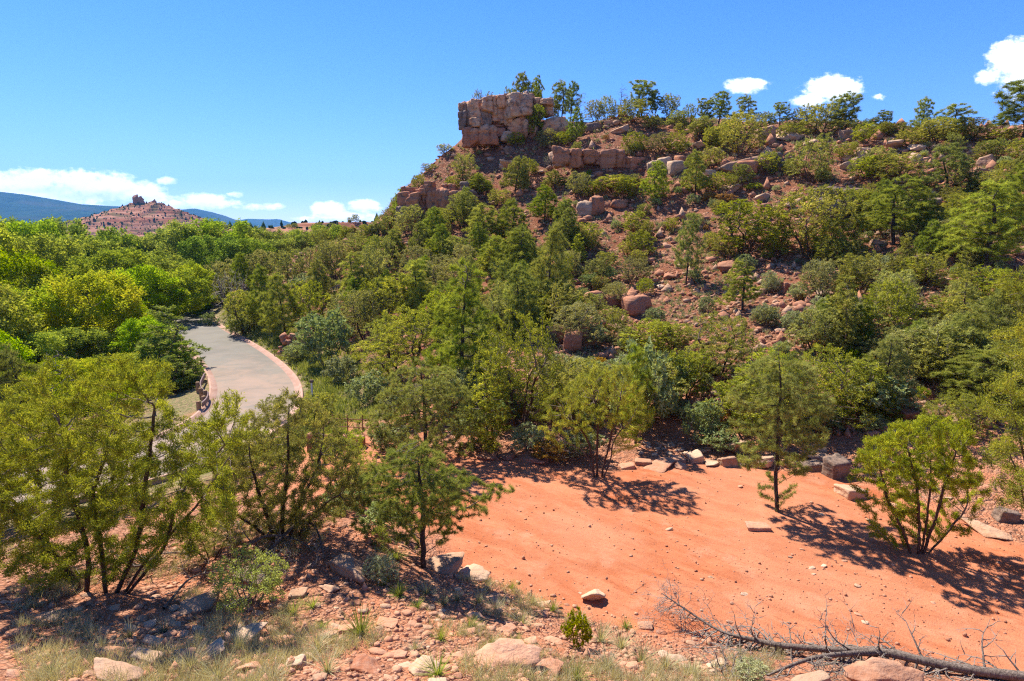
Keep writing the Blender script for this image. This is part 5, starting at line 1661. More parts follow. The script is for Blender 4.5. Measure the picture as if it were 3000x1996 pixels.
stuff(link('pebbles', baked_rocks('pebbles', P, np.clip(s, .008, .07), M_STONE, 10)), 'pebbles scattered over the red dirt pad', 'gravel')


def baked_tufts(name, P, ln, per, wd, mat, seed, spread=.45):
    r = np.random.default_rng(seed)
    d = np.tile(np.array([[0, 0, 1.0]]), (len(P), 1))
    n = len(P)
    D = d[:, None] + spread * r.normal(size=(n, per, 3)); D[:, :, 2] = np.abs(D[:, :, 2])
    D /= np.linalg.norm(D, axis=2)[:, :, None]
    s = np.cross(D, r.normal(size=(n, per, 3))); s /= np.linalg.norm(s, axis=2)[:, :, None]
    L = (ln * r.uniform(.5, 1.2, (n, per)))[:, :, None] if np.isscalar(ln) else (ln[:, None] * r.uniform(.5, 1.2, (n, per)))[:, :, None]
    W = wd if np.isscalar(wd) else wd[:, None, None]
    B = P[:, None] + r.normal(size=(n, per, 3)) * np.array([1, 1, 0]) * L * .22
    V = np.stack([B + s * W * .5, B - s * W * .5, B + D * L], 2).reshape(-1, 3)
    t = np.arange(len(V)).reshape(-1, 3)
    tint = np.repeat(np.clip(np.repeat(r.random(n), per) * .6 + .4 * r.random(n * per), 0, 1), 3)
    return np_mesh(name, V, tris=t, mats=[mat], attrs={'tint': tint})


P = scatter_ground(9500, 81, -.5, .9, 24, 92, lambda x, y, z: hill_ok(x, y, z) & (fbm(np.stack([x, y, z], 1) / 4.0, 2, 6) > -.12))
stuff(link('ground_cover', baked_tufts('ground_cover', P, .22 + .003 * P[:, 1], 16, .010 + .0011 * P[:, 1], M_SAGE, 1, .7)), 'grey green herbs and low growth over the hillside', 'ground cover')
P = scatter_ground(3200, 82, -.5, .9, 24, 92, lambda x, y, z: hill_ok(x, y, z))
stuff(link('dry_grass', baked_tufts('dry_grass', P, .25 + .002 * P[:, 1], 16, .008 + .0009 * P[:, 1], M_DRY, 2, .5)), 'dry grass between the rocks of the hillside', 'grass')
# verge beside the road
r = np.random.default_rng(83)
k = r.integers(0, len(ROAD), 7000)
nr = offsets(ROAD)
off = -(ROAD_W + .8 + r.gamma(1.6, 1.5, 7000))
q = ROAD[k] + nr[k] * (-off[:, None]) + r.normal(size=(7000, 2)) * .3
ok = line_dist(q[:, 0], q[:, 1], ROAD) > ROAD_W + .75
q = q[ok & (q[:, 1] > 24)]
P = np.column_stack([q, height(q[:, 0], q[:, 1])])
half = np.arange(len(P)) % 2 == 0
stuff(link('verge_weeds', baked_tufts('verge_weeds', P[half], .48, 13, .06, M_COT, 3, .6)), 'green weeds and grass on the verge right of the road', 'weeds')
stuff(link('verge_grass', baked_tufts('verge_grass', P[~half], .40, 12, .05, M_GRASS, 4, .55)), 'yellow green grass on the verge right of the road', 'grass')
# near bank: dry grass in drifts
P = scatter_ground(6500, 85, -.9, .5, 7.2, 16, lambda x, y, z: bank_ok(x, y, z) & (poly_sd(x, y, PAD) > .2) & (fbm(np.stack([x, y, 0 * x], 1) / 1.6, 3, 12) > .08))
stuff(link('dry_grass', baked_tufts('dry_grass', P, .25, 18, .0085, M_DRY, 5, .55)), 'wispy dry grass drifts over the near bank', 'grass')


# ---------------------------------------------------------------- dead wood in the foreground
def branch_rec(start, d, ln, rad, r, lvl, nodes, par, rads, parent, curl):
    n = 7
    p = start; i = parent
    for k in range(n):
        d = d + curl * np.array([0, 0, 1]) / n + r.normal(size=3) * .16
        d /= np.linalg.norm(d)
        p = p + d * ln / n
        nodes.append(p); par.append(i); rads.append(max(.003, rad * (1 - .85 * (k + 1) / n)))
        i = len(nodes) - 1
        if lvl > 0 and k >= 1 and r.random() < .62:
            side = np.cross(d, r.normal(size=3)); side /= np.linalg.norm(side)
            branch_rec(p, d * .5 + side, ln * r.uniform(.3, .55), rad * .5, r, lvl - 1, nodes, par, rads, i, curl * .6)


def wood_object(name, nodes, par, rads, mat, parent=None, origin=None, sides=8):
    nodes = np.array(nodes); par = np.array(par); rads = np.array(rads)
    if origin is not None: nodes = nodes - origin
    return link(name, wood_mesh(name, nodes, par, rads, mat, sides=sides, grey_r=.010), parent)


def fallen_tree():
    r = np.random.default_rng(3)
    px = [(1939, 1739, 13.2, 3), (1990, 1774, 12.9, 4), (2105, 1847, 12.3, 7), (2200, 1873, 12.0, 10), (2296, 1892, 11.7, 13), (2455, 1905, 11.4, 15), (2582, 1911, 11.2, 17), (2709, 1937, 10.9, 19), (2837, 1962, 10.6, 21), (3000, 1984, 10.3, 24), (3160, 2005, 10.0, 27)]
    pts = [at_y(u, v, y) for u, v, y, q in px]
    rr = [.66 * q * to_px(p)[2] / F for (u, v, y, q), p in zip(px, pts)]
    L = catmull(pts, 6)
    R = np.interp(np.linspace(0, len(pts) - 1, len(L)), np.arange(len(pts)), rr)
    L = L[::-1]; R = R[::-1]
    o0 = np.array([L[0][0], L[0][1], h1(L[0][0], L[0][1])])
    root = bpy.data.objects.new('fallen_tree', None)
    col.objects.link(root); root.location = o0
    nodes = [p for p in L]; par = [-1] + list(range(len(L) - 1)); rads = list(R)
    wood_object('trunk', nodes, par, rads, M_DEAD, root, o0, 10)
    # limbs
    nb = 0
    specs = []
    for i in range(6, len(L) - 2):
        for _ in range(3 if i > 20 else 2):
            if r.random() < .85:
                specs.append(i)
    for i in specs:
        t = L[i] - L[i - 1]; t /= np.linalg.norm(t)
        a = r.uniform(0, 6.28)
        s1 = np.cross(t, [0, 0, 1]); s1 /= np.linalg.norm(s1); s2 = np.cross(s1, t)
        d = s1 * math.cos(a) + s2 * math.sin(a) * .8 + t * r.uniform(.3, .9)
        if d[2] > .3 and r.random() < .55: d[2] *= -.6
        ln = r.uniform(.4, 1.5) * (1.0 if d[2] < .2 else .7)
        nds, pr, rd = [L[i]], [-1], [min(R[i] * .5, .035)]
        branch_rec(L[i], d / np.linalg.norm(d), ln, min(R[i] * .42, .028), r, 2 if r.random() < .6 else 1, nds, pr, rd, 0, -.5 if d[2] < .2 else .3)
        nds = np.array(nds)
        g = height(nds[:, 0], nds[:, 1]) + .01
        nds[:, 2] = np.maximum(nds[:, 2], g)
        wood_object('branch', nds, pr, rd, M_DEAD, root, o0, 3)
    # the long lower limb
    low = catmull([at_y(u, v, y) for u, v, y in [(2560, 1912, 11.2), (2493, 1915, 11.0), (2400, 1925, 10.8), (2330, 1945, 10.5), (2250, 1978, 10.2)]], 6)
    nds = [p for p in low]; pr = [-1] + list(range(len(low) - 1)); rd = list(np.linspace(.07, .02, len(low)))
    for i in range(4, len(low), 2):
        branch_rec(low[i], np.array([r.normal(), r.normal(), -.2]), r.uniform(.3, .7), .018, r, 2, nds, pr, rd, i, -.2)
    nds = np.array(nds); nds[:, 2] = np.maximum(nds[:, 2], height(nds[:, 0], nds[:, 1]) + .01)
    wood_object('branch', nds, pr, rd, M_DEAD, root, o0, 7)
    thing(root, None, 'fallen tree', o0, label='long dead fallen tree trunk with bare branches at the bottom right')


fallen_tree()


def dead_branch(px, rad, label, seed, twigs=2):
    r = np.random.default_rng(seed)
    P = [ground(u, v) + np.array([0, 0, h]) for u, v, h in px]
    L = catmull(P, 6)
    nds = [p for p in L]; pr = [-1] + list(range(len(L) - 1)); rd = list(np.linspace(rad, rad * .35, len(L)))
    for i in range(3, len(L), 3):
        branch_rec(L[i], np.array([r.normal(), r.normal(), .3]), r.uniform(.3, .9), rad * .45, r, twigs, nds, pr, rd, i, .05)
    nds = np.array(nds); nds[:, 2] = np.maximum(nds[:, 2], height(nds[:, 0], nds[:, 1]) + .01)
    o0 = np.array(P[0])
    o = wood_object('dead_branch', nds, pr, rd, M_DEAD, None, o0, 6)
    o.location = o0
    thing(o, None, 'branch', o0, label=label)


dead_branch([(770, 1645, .05), (830, 1600, .25), (890, 1570, .42), (930, 1590, .35), (950, 1640, .05)], .055, 'grey arched dead branch beneath the bushy foreground juniper', 1)
dead_branch([(700, 1620, .05), (780, 1605, .3), (860, 1600, .2), (930, 1630, .1)], .04, 'tangled dead limb lying left of the arched dead branch', 2)
dead_branch([(330, 1650, .3), (400, 1690, .25), (470, 1660, .3), (530, 1640, .2)], .03, 'thin bare dead limb right of the large juniper trunks', 4)
dead_branch([(480, 1790, .05), (560, 1720, .2), (640, 1690, .15)], .03, 'dark dead limb beside the tan boulder under the juniper', 5)
plant_px('oakhi', 735, 1775, 1612, 230, None, label='yellow green shrub oak with grey twigs on the near bank', color=(1.25, 1.2, .6))
plant_px('barebush', 800, 1700, 1600, 150, None, label='bare grey brush heap under the bushy juniper')
plant_px('sage', 1120, 1700, 1620, 110, None, label='silvery low shrub left of the small pine trunk', color=(1.2, 1.2, 1.4))
plant_px('weed', 1685, 1895, 1785, 95, None, label='brownish green wispy bush on the near bank by the dirt', color=(1.0, .8, 1.2))
plant_px('barebush', 2130, 1985, 1905, 180, None, label='grey bare brush under the tip of the fallen tree')
plant_px('sage', 2200, 1995, 1930, 120, None, label='pale grey shrub in front of the fallen tree', color=(1.1, 1.1, 1.1))
plant_px('barebush', 2420, 1985, 1925, 110, None, label='thin twiggy brush below the middle of the fallen tree')
plant_px('junhi', 120, 1500, 1190, 330, None, y=19.0, label='juniper behind the left part of the large foreground juniper')
plant_px('junhi', 330, 1480, 1200, 300, None, y=20.0, label='juniper behind the right part of the large foreground juniper')
plant_px('junhi', -120, 1500, 1150, 330, None, y=18.0, label='juniper at the left photo edge behind the large juniper')
plant_px('junhi', 640, 1360, 1215, 170, None, y=22.5, label='juniper hiding the near turn of the road')
plant_px('jun', 740, 1350, 1240, 150, None, y=23.5, label='small juniper right of the near turn of the road')
plant_px('junhi', 1085, 1480, 1335, 170, None, label='juniper on the bank between the bushy juniper and the small pine')
plant_px('oak', 1120, 1560, 1470, 150, None, label='grey green shrub behind the small pine')
plant_px('oak', 1010, 1500, 1420, 130, None, label='grey green shrub right behind the bushy juniper')
plant_px('jun', 930, 1250, 1150, 120, None, label='young green juniper right of the near end of the road')
plant_px('junold', 800, 1240, 1160, 90, None, label='olive shrub beside the dusty turn of the road')
plant_px('junhi', 1000, 1380, 1250, 160, None, label='leafy juniper in front of the rusty pipe railing', color=(.9, 1, 1))
plant_px('junhi', 620, 1640, 1500, 190, None, label='low juniper boughs between the two foreground junipers')


# ---------------------------------------------------------------- things beside the road
def box_mesh(name, sx, sy, sz, mat, bev=.02, z0=0.0, taper=1.0):
    bm = bmesh.new()
    bmesh.ops.create_cube(bm, size=1.0)
    for v in bm.verts:
        k = taper if v.co.z < 0 else 1.0
        v.co = Vector((v.co.x * sx * k, v.co.y * sy * k, (v.co.z + .5) * sz + z0))
    bmesh.ops.bevel(bm, geom=list(bm.edges), offset=bev, segments=2, affect='EDGES')
    me = bpy.data.meshes.new(name)
    bm.to_mesh(me); bm.free()
    me.materials.append(mat)
    return me


def tube(name, pts, rad, mat, parent, origin, sides=8, per=6):
    L = catmull([np.array(p, float) for p in pts], per) if len(pts) > 2 else np.array(pts, float)
    return wood_object(name, L, [-1] + list(range(len(L) - 1)), [rad] * len(L), mat, parent, origin, sides)


def guard_rail():
    px = [(581, 1150), (590, 1169), (603, 1176), (599, 1194), (584, 1210)]
    P = []
    base = None
    for u, v in px:
        p = ground(u, v)
        P.append(p)
    o0 = np.array(P[0])
    root = bpy.data.objects.new('guard_rail', None); col.objects.link(root); root.location = o0
    post = box_mesh('post', .20, .20, .85, M_TIMBER, .02, -.15)
    for i, p in enumerate(P):
        o = link('post', post, root, Vector(p) - Vector(o0), (0, 0, .3 + i * .25))
    # curved steel beam on the road side of the posts
    c = []
    far = np.array(P[0]) + np.array([-1.2, 3.0, 0])
    for p in [far] + P:
        q = np.array(p) + np.array([.20, -.04, .0])
        c.append(q)
    L = catmull(c, 8)
    L[:, 2] = P[0][2] + .50
    nr = offsets(L[:, :2])
    prof = [(-.03, .16), (.04, .11), (-.01, .05), (-.01, -.05), (.04, -.11), (-.03, -.16)]
    V = np.concatenate([np.column_stack([L[:, :2] + nr * a, L[:, 2] + b]) for a, b in prof]) - o0
    m = len(L); i = np.arange(6 * m).reshape(6, m)
    q = np.stack([i[:-1, :-1], i[1:, :-1], i[1:, 1:], i[:-1, 1:]], -1).reshape(-1, 4)
    rail = link('rail', np_mesh('rail', V, quads=q, mats=[M_RAILSTEEL], smooth=True), root)
    md = rail.modifiers.new('thickness', 'SOLIDIFY'); md.thickness = .012
    thing(root, None, 'guard rail', o0, label='short curved steel guard rail on timber posts at the left road edge')


guard_rail()


def pipe_railing():
    a = ground(978, 1290); b = ground(1064, 1296)
    o0 = np.array(a)
    root = bpy.data.objects.new('pipe_railing', None); col.objects.link(root); root.location = o0
    k = to_px(a)[2] / F
    b = np.array(b); b2 = a + (b - a) * 1.25
    H = 1.05
    for t in (0, .5, 1.0):
        p = a + (b - a) * t
        tube('post', [p - [0, 0, .2], p + [0, 0, H]], .028, M_RUSTSTEEL, root, o0)
    for h in (.35, .68, H):
        tube('rail', [a + [0, 0, h], b2 + [0, 0, h]], .022, M_RUSTSTEEL, root, o0)
    e = a + np.array([-.9, -.6, -.1])
    tube('brace', [a + [0, 0, H], e + [0, 0, .3]], .022, M_RUSTSTEEL, root, o0)
    thing(root, None, 'railing', o0, label='rusty three bar pipe railing above the culvert beside the pad')
    w0 = ground(985, 1312)
    hw = link('culvert_headwall', box_mesh('culvert_headwall', 2.6, .35, .9, M_REDROCK, .03, -.3), None, w0, (0, 0, -.15))
    thing(hw, None, 'headwall', w0, label='low rust red culvert headwall under the pipe railing')


pipe_railing()


def grate_rail():
    a, b = np.array(ground(804, 1052)), np.array(ground(872, 1062))
    o0 = a
    root = bpy.data.objects.new('culvert_rail', None); col.objects.link(root); root.location = o0
    for t in (0, 1.0):
        p = a + (b - a) * t
        tube('post', [p - [0, 0, .15], p + [0, 0, .8]], .03, M_RUSTSTEEL, root, o0)
    for h in (.4, .8):
        tube('rail', [a + [0, 0, h], b + [0, 0, h]], .028, M_RUSTSTEEL, root, o0)
    thing(root, None, 'railing', o0, label='low rusty rail in front of the red stone culvert by the verge')
    # dry laid red stones behind it
    c = np.array(ground(850, 1045)) + np.array([0.3, 1.3, 0])
    wall = bpy.data.objects.new('stone_headwall', None); col.objects.link(wall); wall.location = c
    rr = np.random.default_rng(8)
    for row in range(4):
        for i in range(6):
            s = rr.uniform(.28, .5)
            link('stone', ROCKS['red_s'][rr.integers(5)], wall, ((i - 2.5) * .58 + rr.normal() * .08, row * .18 + rr.normal() * .08, row * .42 + .1), (rr.normal() * .3, rr.normal() * .3, rr.random() * 6), (s, s * .8, s * .72))
    thing(wall, None, 'wall', c, label='stacked red stone headwall in the road bank')


grate_rail()
pp = ground(915, 1162)
mp = bpy.data.objects.new('marker_post', None); col.objects.link(mp); mp.location = pp
link('post', box_mesh('post', .10, .10, 1.05, M_WHITE, .01, -.15), mp)
link('cap', box_mesh('cap', .22, .14, .18, M_DARKROCK, .01, .90), mp)
thing(mp, None, 'post', pp, label='white marker post with a dark cap at the right road edge')
for i, (u, v) in enumerate(((588, 912), (607, 908))):
    g = at_z(u, v, -.95)
    # on the kerb side of the bend
    root = bpy.data.objects.new('wheeled_bin', None); col.objects.link(root); root.location = (g[0], g[1], max(h1(g[0], g[1]), ROAD_Z + .03))
    root.rotation_euler = (0, 0, .5 + .2 * i)
    link('body', box_mesh('body', .85, .95, 1.15, M_GREENBIN, .05, .08, .86), root)
    lid = link('lid', box_mesh('lid', .92, 1.05, .10, M_GREENBIN, .03, 1.235), root)
    link('handle', box_mesh('handle', .7, .06, .06, M_GREENBIN, .01, 1.26), root, (0, .56, 0))
    for s in (-1, 1):
        bm = bmesh.new(); bmesh.ops.create_cone(bm, cap_ends=True, segments=14, radius1=.14, radius2=.14, depth=.08)
        me = bpy.data.meshes.new('wheel'); bm.to_mesh(me); bm.free(); me.materials.append(M_BLACK)
        link('wheel', me, root, (s * .42, .40, .14), (0, math.pi / 2, 0))
    thing(root, None, 'bin', g, 'bins at the road bend', label=('left' if i == 0 else 'right') + ' one of two dark green wheeled bins at the far road bend')


# ---------------------------------------------------------------- far country
def strata_mat():
    m, t = new_mat('far_red_rock')
    P = t.n('ShaderNodeNewGeometry').outputs['Position']
    mp = t.n('ShaderNodeMapping', {'Vector': P, 'Scale': (.02, .02, .30)}).outputs[0]
    n = t.noise(1.0, 6, mp, .6)
    c = t.mix(t.remap(n, .38, .62), (0.27, 0.105, 0.062), (0.42, 0.215, 0.135))
    g = t.noise(.05, 6, P, .7)
    c = t.mix(t.math('MULTIPLY', t.remap(g, .48, .6), .75), c, (0.105, 0.095, 0.045))
    p = t.n('ShaderNodeBsdfPrincipled', {'Base Color': c, 'Roughness': 1.0})
    p.inputs['Specular IOR Level'].default_value = 0.0
    t.n('ShaderNodeOutputMaterial', {'Surface': p.outputs[0]})
    return m


def forest_mat():
    m, t = new_mat('far_forest')
    P = t.n('ShaderNodeNewGeometry').outputs['Position']
    n = t.noise(.012, 8, P, .7)
    n2 = t.noise(.0022, 5, P, .6)
    c = t.mix(t.remap(n, .38, .62), (0.010, 0.026, 0.012), (0.028, 0.052, 0.024))
    c = t.mix(t.math('MULTIPLY', t.remap(n2, .5, .68), .6), c, (0.06, 0.060, 0.036))
    p = t.n('ShaderNodeBsdfPrincipled', {'Base Color': c, 'Roughness': 1.0})
    p.inputs['Specular IOR Level'].default_value = 0.0
    t.n('ShaderNodeOutputMaterial', {'Surface': p.outputs[0]})
    return m


M_STRATA, M_FARWOOD = strata_mat(), forest_mat()


def far_ridge(name, prof, y, depth, mat, seed, rough, zbase=-5.0, terr=0.0, nx=150, ny=60, front=None):
    """a hill whose crest follows the sighted skyline at the given distance; falls away to both sides"""
    us = np.array([p[0] for p in prof], float); vs = np.array([p[1] for p in prof], float)
    uu = np.linspace(us[0], us[-1], nx)
    vv = np.interp(uu, us, vs)
    crest = np.array([at_y(a, b, y) for a, b in zip(uu, vv)])
    front = front or depth
    t = np.linspace(-1, 1, ny)
    V = np.empty((ny, nx, 3))
    for j, tt in enumerate(t):
        f = 1 - abs(tt) ** 1.15
        yy = y + tt * (front if tt < 0 else depth)
        V[j, :, 0] = crest[:, 0]
        V[j, :, 1] = yy
        V[j, :, 2] = zbase - 4 + (crest[:, 2] - zbase + 4) * f
    P = V.reshape(-1, 3)
    env = np.repeat(1 - np.abs(t) ** 6, nx) * np.sqrt(np.maximum(0.0, (P[:, 2] - zbase + 4) / max(1, (crest[:, 2].max() - zbase))))
    away = np.clip(np.abs(np.repeat(t, nx)) * 3, 0.06, 1)
    P[:, 2] += rough * fbm(P / (rough * 5), 5, seed) * env * away
    P[:, 1] += rough * 1.5 * fbm(P / (rough * 4) + 9, 4, seed + 3) * away
    if terr:
        q = P[:, 2] / terr
        fr = q - np.floor(q)
        P[:, 2] = terr * (np.floor(q) + sstep(fr, .25, .75)) * .85 + P[:, 2] * .15
    i = np.arange(nx * ny).reshape(ny, nx)
    q = np.stack([i[:-1, :-1], i[:-1, 1:], i[1:, 1:], i[1:, :-1]], -1).reshape(-1, 4)
    return structure(link(name, np_mesh(name, P, quads=q, mats=[mat], smooth=not terr)))


far_ridge('mountain', [(-900, 520), (-500, 530), (-200, 545), (0, 561), (60, 568), (150, 583), (230, 598), (300, 602), (360, 605), (430, 612), (520, 640), (620, 690)], 5200, 2200, M_FARWOOD, 4, 55)
far_ridge('mountain', [(420, 690), (500, 628), (530, 615), (570, 611), (620, 621), (660, 637), (700, 646), (740, 668), (800, 690)], 6500, 1600, M_FARWOOD, 9, 45)
far_ridge('mountain', [(640, 690), (690, 648), (730, 641), (790, 643), (815, 642), (850, 652), (880, 654), (940, 663), (1040, 672), (1200, 680), (1500, 690)], 8200, 1800, M_FARWOOD, 14, 45)
BUTTE = [(225, 690), (238, 642), (270, 634), (300, 626), (335, 612), (365, 605), (384, 600), (390, 592), (470, 592), (482, 600), (520, 613), (560, 628), (600, 642), (640, 656), (690, 664), (725, 672), (760, 690)]
far_ridge('butte', BUTTE, 900, 150, M_STRATA, 21, 9, terr=4.2, nx=280, ny=100, front=170)
# the rock towers on its top
cr = at_y(405, 597, 893)
for (u0, v0, u1, v1) in [(391, 574, 405, 610), (399, 581, 414, 610), (408, 589, 424, 612), (438, 592, 450, 612), (446, 589, 457, 612)]:
    c = at_y((u0 + u1) / 2, (v0 + v1) / 2, 893)
    k = 893 * 1.0 / F
    o = link('rock_tower', ROCKS['red'][random.choice((0, 2))], None, c, (0, random.gauss(0, .1), random.random()), ((u1 - u0) * k * .55, (u1 - u0) * k * .55, (v1 - v0) * k * .70))
    thing(o, 'dark red rock tower on the distant butte summit', 'rock tower', c, 'rock towers on the butte')
# scrub dots on the butte
dg = bpy.context.evaluated_depsgraph_get()
bt = bpy.data.objects['butte'].data
co = np.empty(len(bt.vertices) * 3, np.float32); bt.vertices.foreach_get('co', co); co = co.reshape(-1, 3)
r = np.random.default_rng(6)
fr = co[(co[:, 1] < 910) & (co[:, 2] > 8)]
P = fr[r.integers(0, len(fr), 1500)] + r.normal(size=(1500, 3)) * np.array([1.0, .3, .2])
P[:, 2] -= .4
stuff(link('butte_scrub', baked_rocks('butte_scrub', P, r.uniform(.5, 1.5, len(P)), M_FARWOOD, 3, .9)), 'dark junipers dotted over the distant butte', 'scrub')
# the low hill with red cliffs beyond the wood
far_ridge('low_hill', [(600, 705), (680, 672), (760, 664), (830, 660), (900, 655), (960, 650), (1020, 648), (1080, 646), (1150, 650), (1260, 665), (1400, 690)], 300, 90, M_STRATA, 33, 4, terr=3.0, nx=170, ny=60, front=60)
bt = bpy.data.objects['low_hill'].data
co = np.empty(len(bt.vertices) * 3, np.float32); bt.vertices.foreach_get('co', co); co = co.reshape(-1, 3)
fr = co[(co[:, 2] > 1) & (co[:, 1] < 340)]
P = fr[r.integers(0, len(fr), 420)]
for i, p in enumerate(P[:46]):
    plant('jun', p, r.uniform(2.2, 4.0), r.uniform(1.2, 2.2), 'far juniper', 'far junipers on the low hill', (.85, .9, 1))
stuff(link('hill_scrub', baked_rocks('hill_scrub', P[46:], r.uniform(.6, 1.5, len(P) - 46), M_FARWOOD, 5, .9)), 'dark scrub over the low hill beyond the wood', 'scrub')

# ---------------------------------------------------------------- air
bm = bmesh.new()
bmesh.ops.create_cube(bm, size=1.0)
X0, X1, Y0, Y1, Z0, Z1 = -9500, 9500, -700, 12500, -30, 1100
for v in bm.verts:
    v.co = Vector((X0 if v.co.x < 0 else X1, Y0 if v.co.y < 0 else Y1, Z0 if v.co.z < 0 else Z1))
hz = bpy.data.meshes.new('haze'); bm.to_mesh(hz); bm.free()
m = bpy.data.materials.new('haze'); m.use_nodes = True
t = NT(m.node_tree)
pv = t.n('ShaderNodeVolumePrincipled', {'Color': (0.18, 0.50, 1.0, 1), 'Density': 7.0e-5})
t.n('ShaderNodeOutputMaterial', {'Volume': pv.outputs[0]})
hz.materials.append(m)
ho = link('haze', hz)
stuff(ho, 'thin blue haze in the air over the whole valley', 'haze')

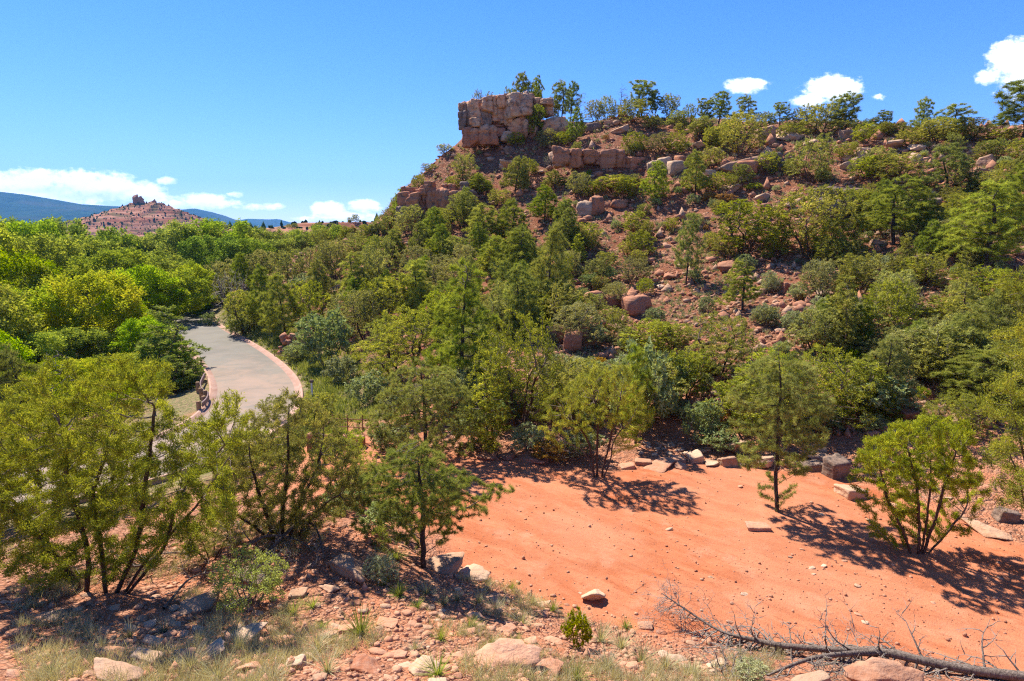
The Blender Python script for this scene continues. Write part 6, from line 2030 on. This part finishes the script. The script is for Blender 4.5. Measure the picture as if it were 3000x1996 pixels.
# ---------------------------------------------------------------- labels: what, where, and which one from the left
bpy.context.view_layer.update()
ZONES = [
    ((1330, 0, 1640, 312), 'on top of the tall cliff'),
    ((1640, 0, 2000, 345), 'on the ridge right of the cliff'),
    ((2000, 0, 2420, 380), 'on the skyline under the small clouds'),
    ((2420, 0, 3300, 445), 'on the skyline at far right'),
    ((1330, 0, 1610, 470), 'around the foot of the tall cliff'),
    ((1610, 0, 1800, 470), 'above the orange ledge'),
    ((1800, 0, 2030, 470), 'on the upper slope right of the orange ledge'),
    ((2030, 0, 2300, 530), 'on the upper slope left of centre right'),
    ((2300, 0, 2600, 545), 'on the upper slope above the cave rock'),
    ((2600, 0, 3300, 600), 'on the upper right slope'),
    ((1100, 400, 1345, 545), 'on the skyline slope left of the tall cliff'),
    ((1100, 530, 1400, 700), 'around the low cliff'),
    ((1345, 470, 1560, 640), 'on the slope below the tall cliff'),
    ((1560, 470, 1790, 640), 'just below the orange ledge'),
    ((1790, 470, 2030, 640), 'near the pale outcrop'),
    ((2030, 520, 2300, 680), 'left of the cave rock'),
    ((2300, 540, 2700, 720), 'around the cave rock'),
    ((2700, 560, 3300, 820), 'on the right part of the slope'),
    ((1400, 640, 1640, 800), 'in the middle of the hill left side'),
    ((1640, 640, 1860, 800), 'above the yuccas'),
    ((1860, 640, 2110, 860), 'on the red slope left of the big junipers'),
    ((2110, 640, 2330, 860), 'below the left big hillside juniper'),
    ((2330, 700, 2700, 860), 'on the shaded slope below the cave rock'),
    ((1640, 800, 1900, 960), 'around the yuccas'),
    ((1380, 800, 1640, 960), 'on the slope left of the yuccas'),
    ((1900, 860, 2200, 1120), 'on the lower red slope in the middle'),
    ((2200, 860, 2560, 1060), 'on the open red scree'),
    ((2560, 820, 3300, 1060), 'on the lower right slope'),
    ((1640, 960, 1900, 1150), 'around the gully ledge'),
    ((1400, 960, 1640, 1160), 'left of the gully ledge'),
    ((2480, 1060, 3300, 1320), 'at the slope foot at right'),
    ((1840, 1100, 2480, 1315), 'at the slope foot behind the dirt pad'),
    ((1400, 1150, 1840, 1320), 'in the gully behind the round juniper'),
    ((1000, 640, 1200, 760), 'on the left shoulder of the hill'),
    ((1000, 760, 1200, 900), 'on the left flank of the hill'),
    ((1200, 700, 1400, 860), 'below the low cliff'),
    ((1200, 860, 1400, 1060), 'on the lower flank left of the gully'),
    ((1000, 900, 1200, 1110), 'on the lower left flank'),
    ((1000, 1060, 1400, 1345), 'at the left end of the gully'),
    ((840, 560, 1000, 860), 'right of the wood at the hill foot'),
    ((840, 860, 1000, 1000), 'above the stone headwall'),
    ((690, 860, 840, 1010), 'on the bank right of the road bend'),
    ((560, 860, 690, 1010), 'at the far bend of the road'),
    ((780, 1000, 1000, 1300), 'beside the verge'),
    ((1840, 1290, 2120, 1345), 'behind the row of pad boulders'),
    ((1380, 1280, 1620, 1380), 'along the back left edge of the dirt pad'),
    ((1800, 1315, 2120, 1385), 'along the back edge of the dirt pad'),
    ((2120, 1270, 2330, 1385), 'behind the pine on the dirt'),
    ((2330, 1230, 2620, 1480), 'behind the low right juniper'),
    ((2620, 1180, 3300, 1600), 'at the right edge of the dirt pad'),
    ((1400, 1380, 2000, 1680), 'on the left half of the dirt pad'),
    ((2000, 1380, 3300, 1680), 'on the right half of the dirt pad'),
    ((1680, 1680, 2300, 1850), 'on the near edge of the dirt pad'),
    ((2300, 1680, 3300, 2200), 'near the fallen tree'),
    ((1900, 1850, 2300, 2200), 'left of the fallen tree'),
    ((0, 1600, 320, 1860), 'under the large juniper'),
    ((320, 1600, 640, 1830), 'right of the juniper trunks'),
    ((640, 1500, 1000, 1780), 'around the brush heap'),
    ((1000, 1560, 1400, 1760), 'around the small pine foot'),
    ((1400, 1660, 1900, 1800), 'on the bank edge by the dirt'),
    ((-400, 1860, 330, 2300), 'in the bottom left corner'),
    ((320, 1800, 660, 1905), 'on the near bank at left'),
    ((320, 1905, 660, 2300), 'at the bottom edge left'),
    ((660, 1760, 960, 1890), 'below the shrub oak'),
    ((660, 1890, 960, 2300), 'at the bottom edge left of centre'),
    ((960, 1740, 1240, 1860), 'below the small pine'),
    ((960, 1860, 1240, 2300), 'at the bottom edge near the red boulder'),
    ((1240, 1740, 1560, 1870), 'above the flat pink slab'),
    ((1240, 1870, 1560, 2300), 'around the flat pink slab'),
    ((1560, 1740, 1900, 1890), 'beside the wispy bush'),
    ((1560, 1890, 1900, 2300), 'at the bottom edge under the wispy bush'),
]


def zone_of(pos):
    u, v, f = to_px(pos)
    if pos[1] > 700: return 'far away', u
    if pos[1] > 165:
        return ('on the low hill beyond the wood' if pos[1] > 200 and pos[2] > 0 and u > 560 else 'in the wood in the distance'), u
    if pos[2] < -1.3 or u < 560 and v < 1500:
        if pos[1] > 125: return 'at the back of the creek side wood', u
        if pos[1] > 98: return 'in the back row of the wood', u
        if pos[1] > 70: return 'in the middle of the wood', u
        if pos[1] > 48: return 'towards the front of the wood', u
        return 'in the front thicket of the wood', u
    for (a, b, c, d), ph in ZONES:
        if a <= u < c and b <= v < d: return ph, u
    return 'elsewhere on the hill', u


ORD = ['leftmost', 'second', 'third', 'fourth', 'fifth', 'sixth', 'seventh', 'eighth', 'ninth', 'tenth', 'eleventh', 'twelfth', 'thirteenth', 'fourteenth', 'fifteenth', 'sixteenth', 'seventeenth', 'eighteenth', 'nineteenth', 'twentieth']


def ordinal(i, n):
    if n == 2: return ['left one', 'right one'][i]
    if i == 0: return 'leftmost'
    if i == n - 1: return 'rightmost'
    if i < len(ORD): return ORD[i] + ' from left'
    if n - 1 - i < len(ORD): return ORD[n - 1 - i] + ' from right'
    return '%dth from left' % (i + 1)


buckets = {}
for o, desc, pos in THINGS:
    if desc is None: continue
    z, u = zone_of(pos)
    buckets.setdefault((desc, z), []).append((u, o))
for (desc, z), lst in buckets.items():
    lst.sort(key=lambda t: t[0])
    for i, (u, o) in enumerate(lst):
        o['label'] = desc + ' ' + z + ('' if len(lst) == 1 else ', ' + ordinal(i, len(lst)))
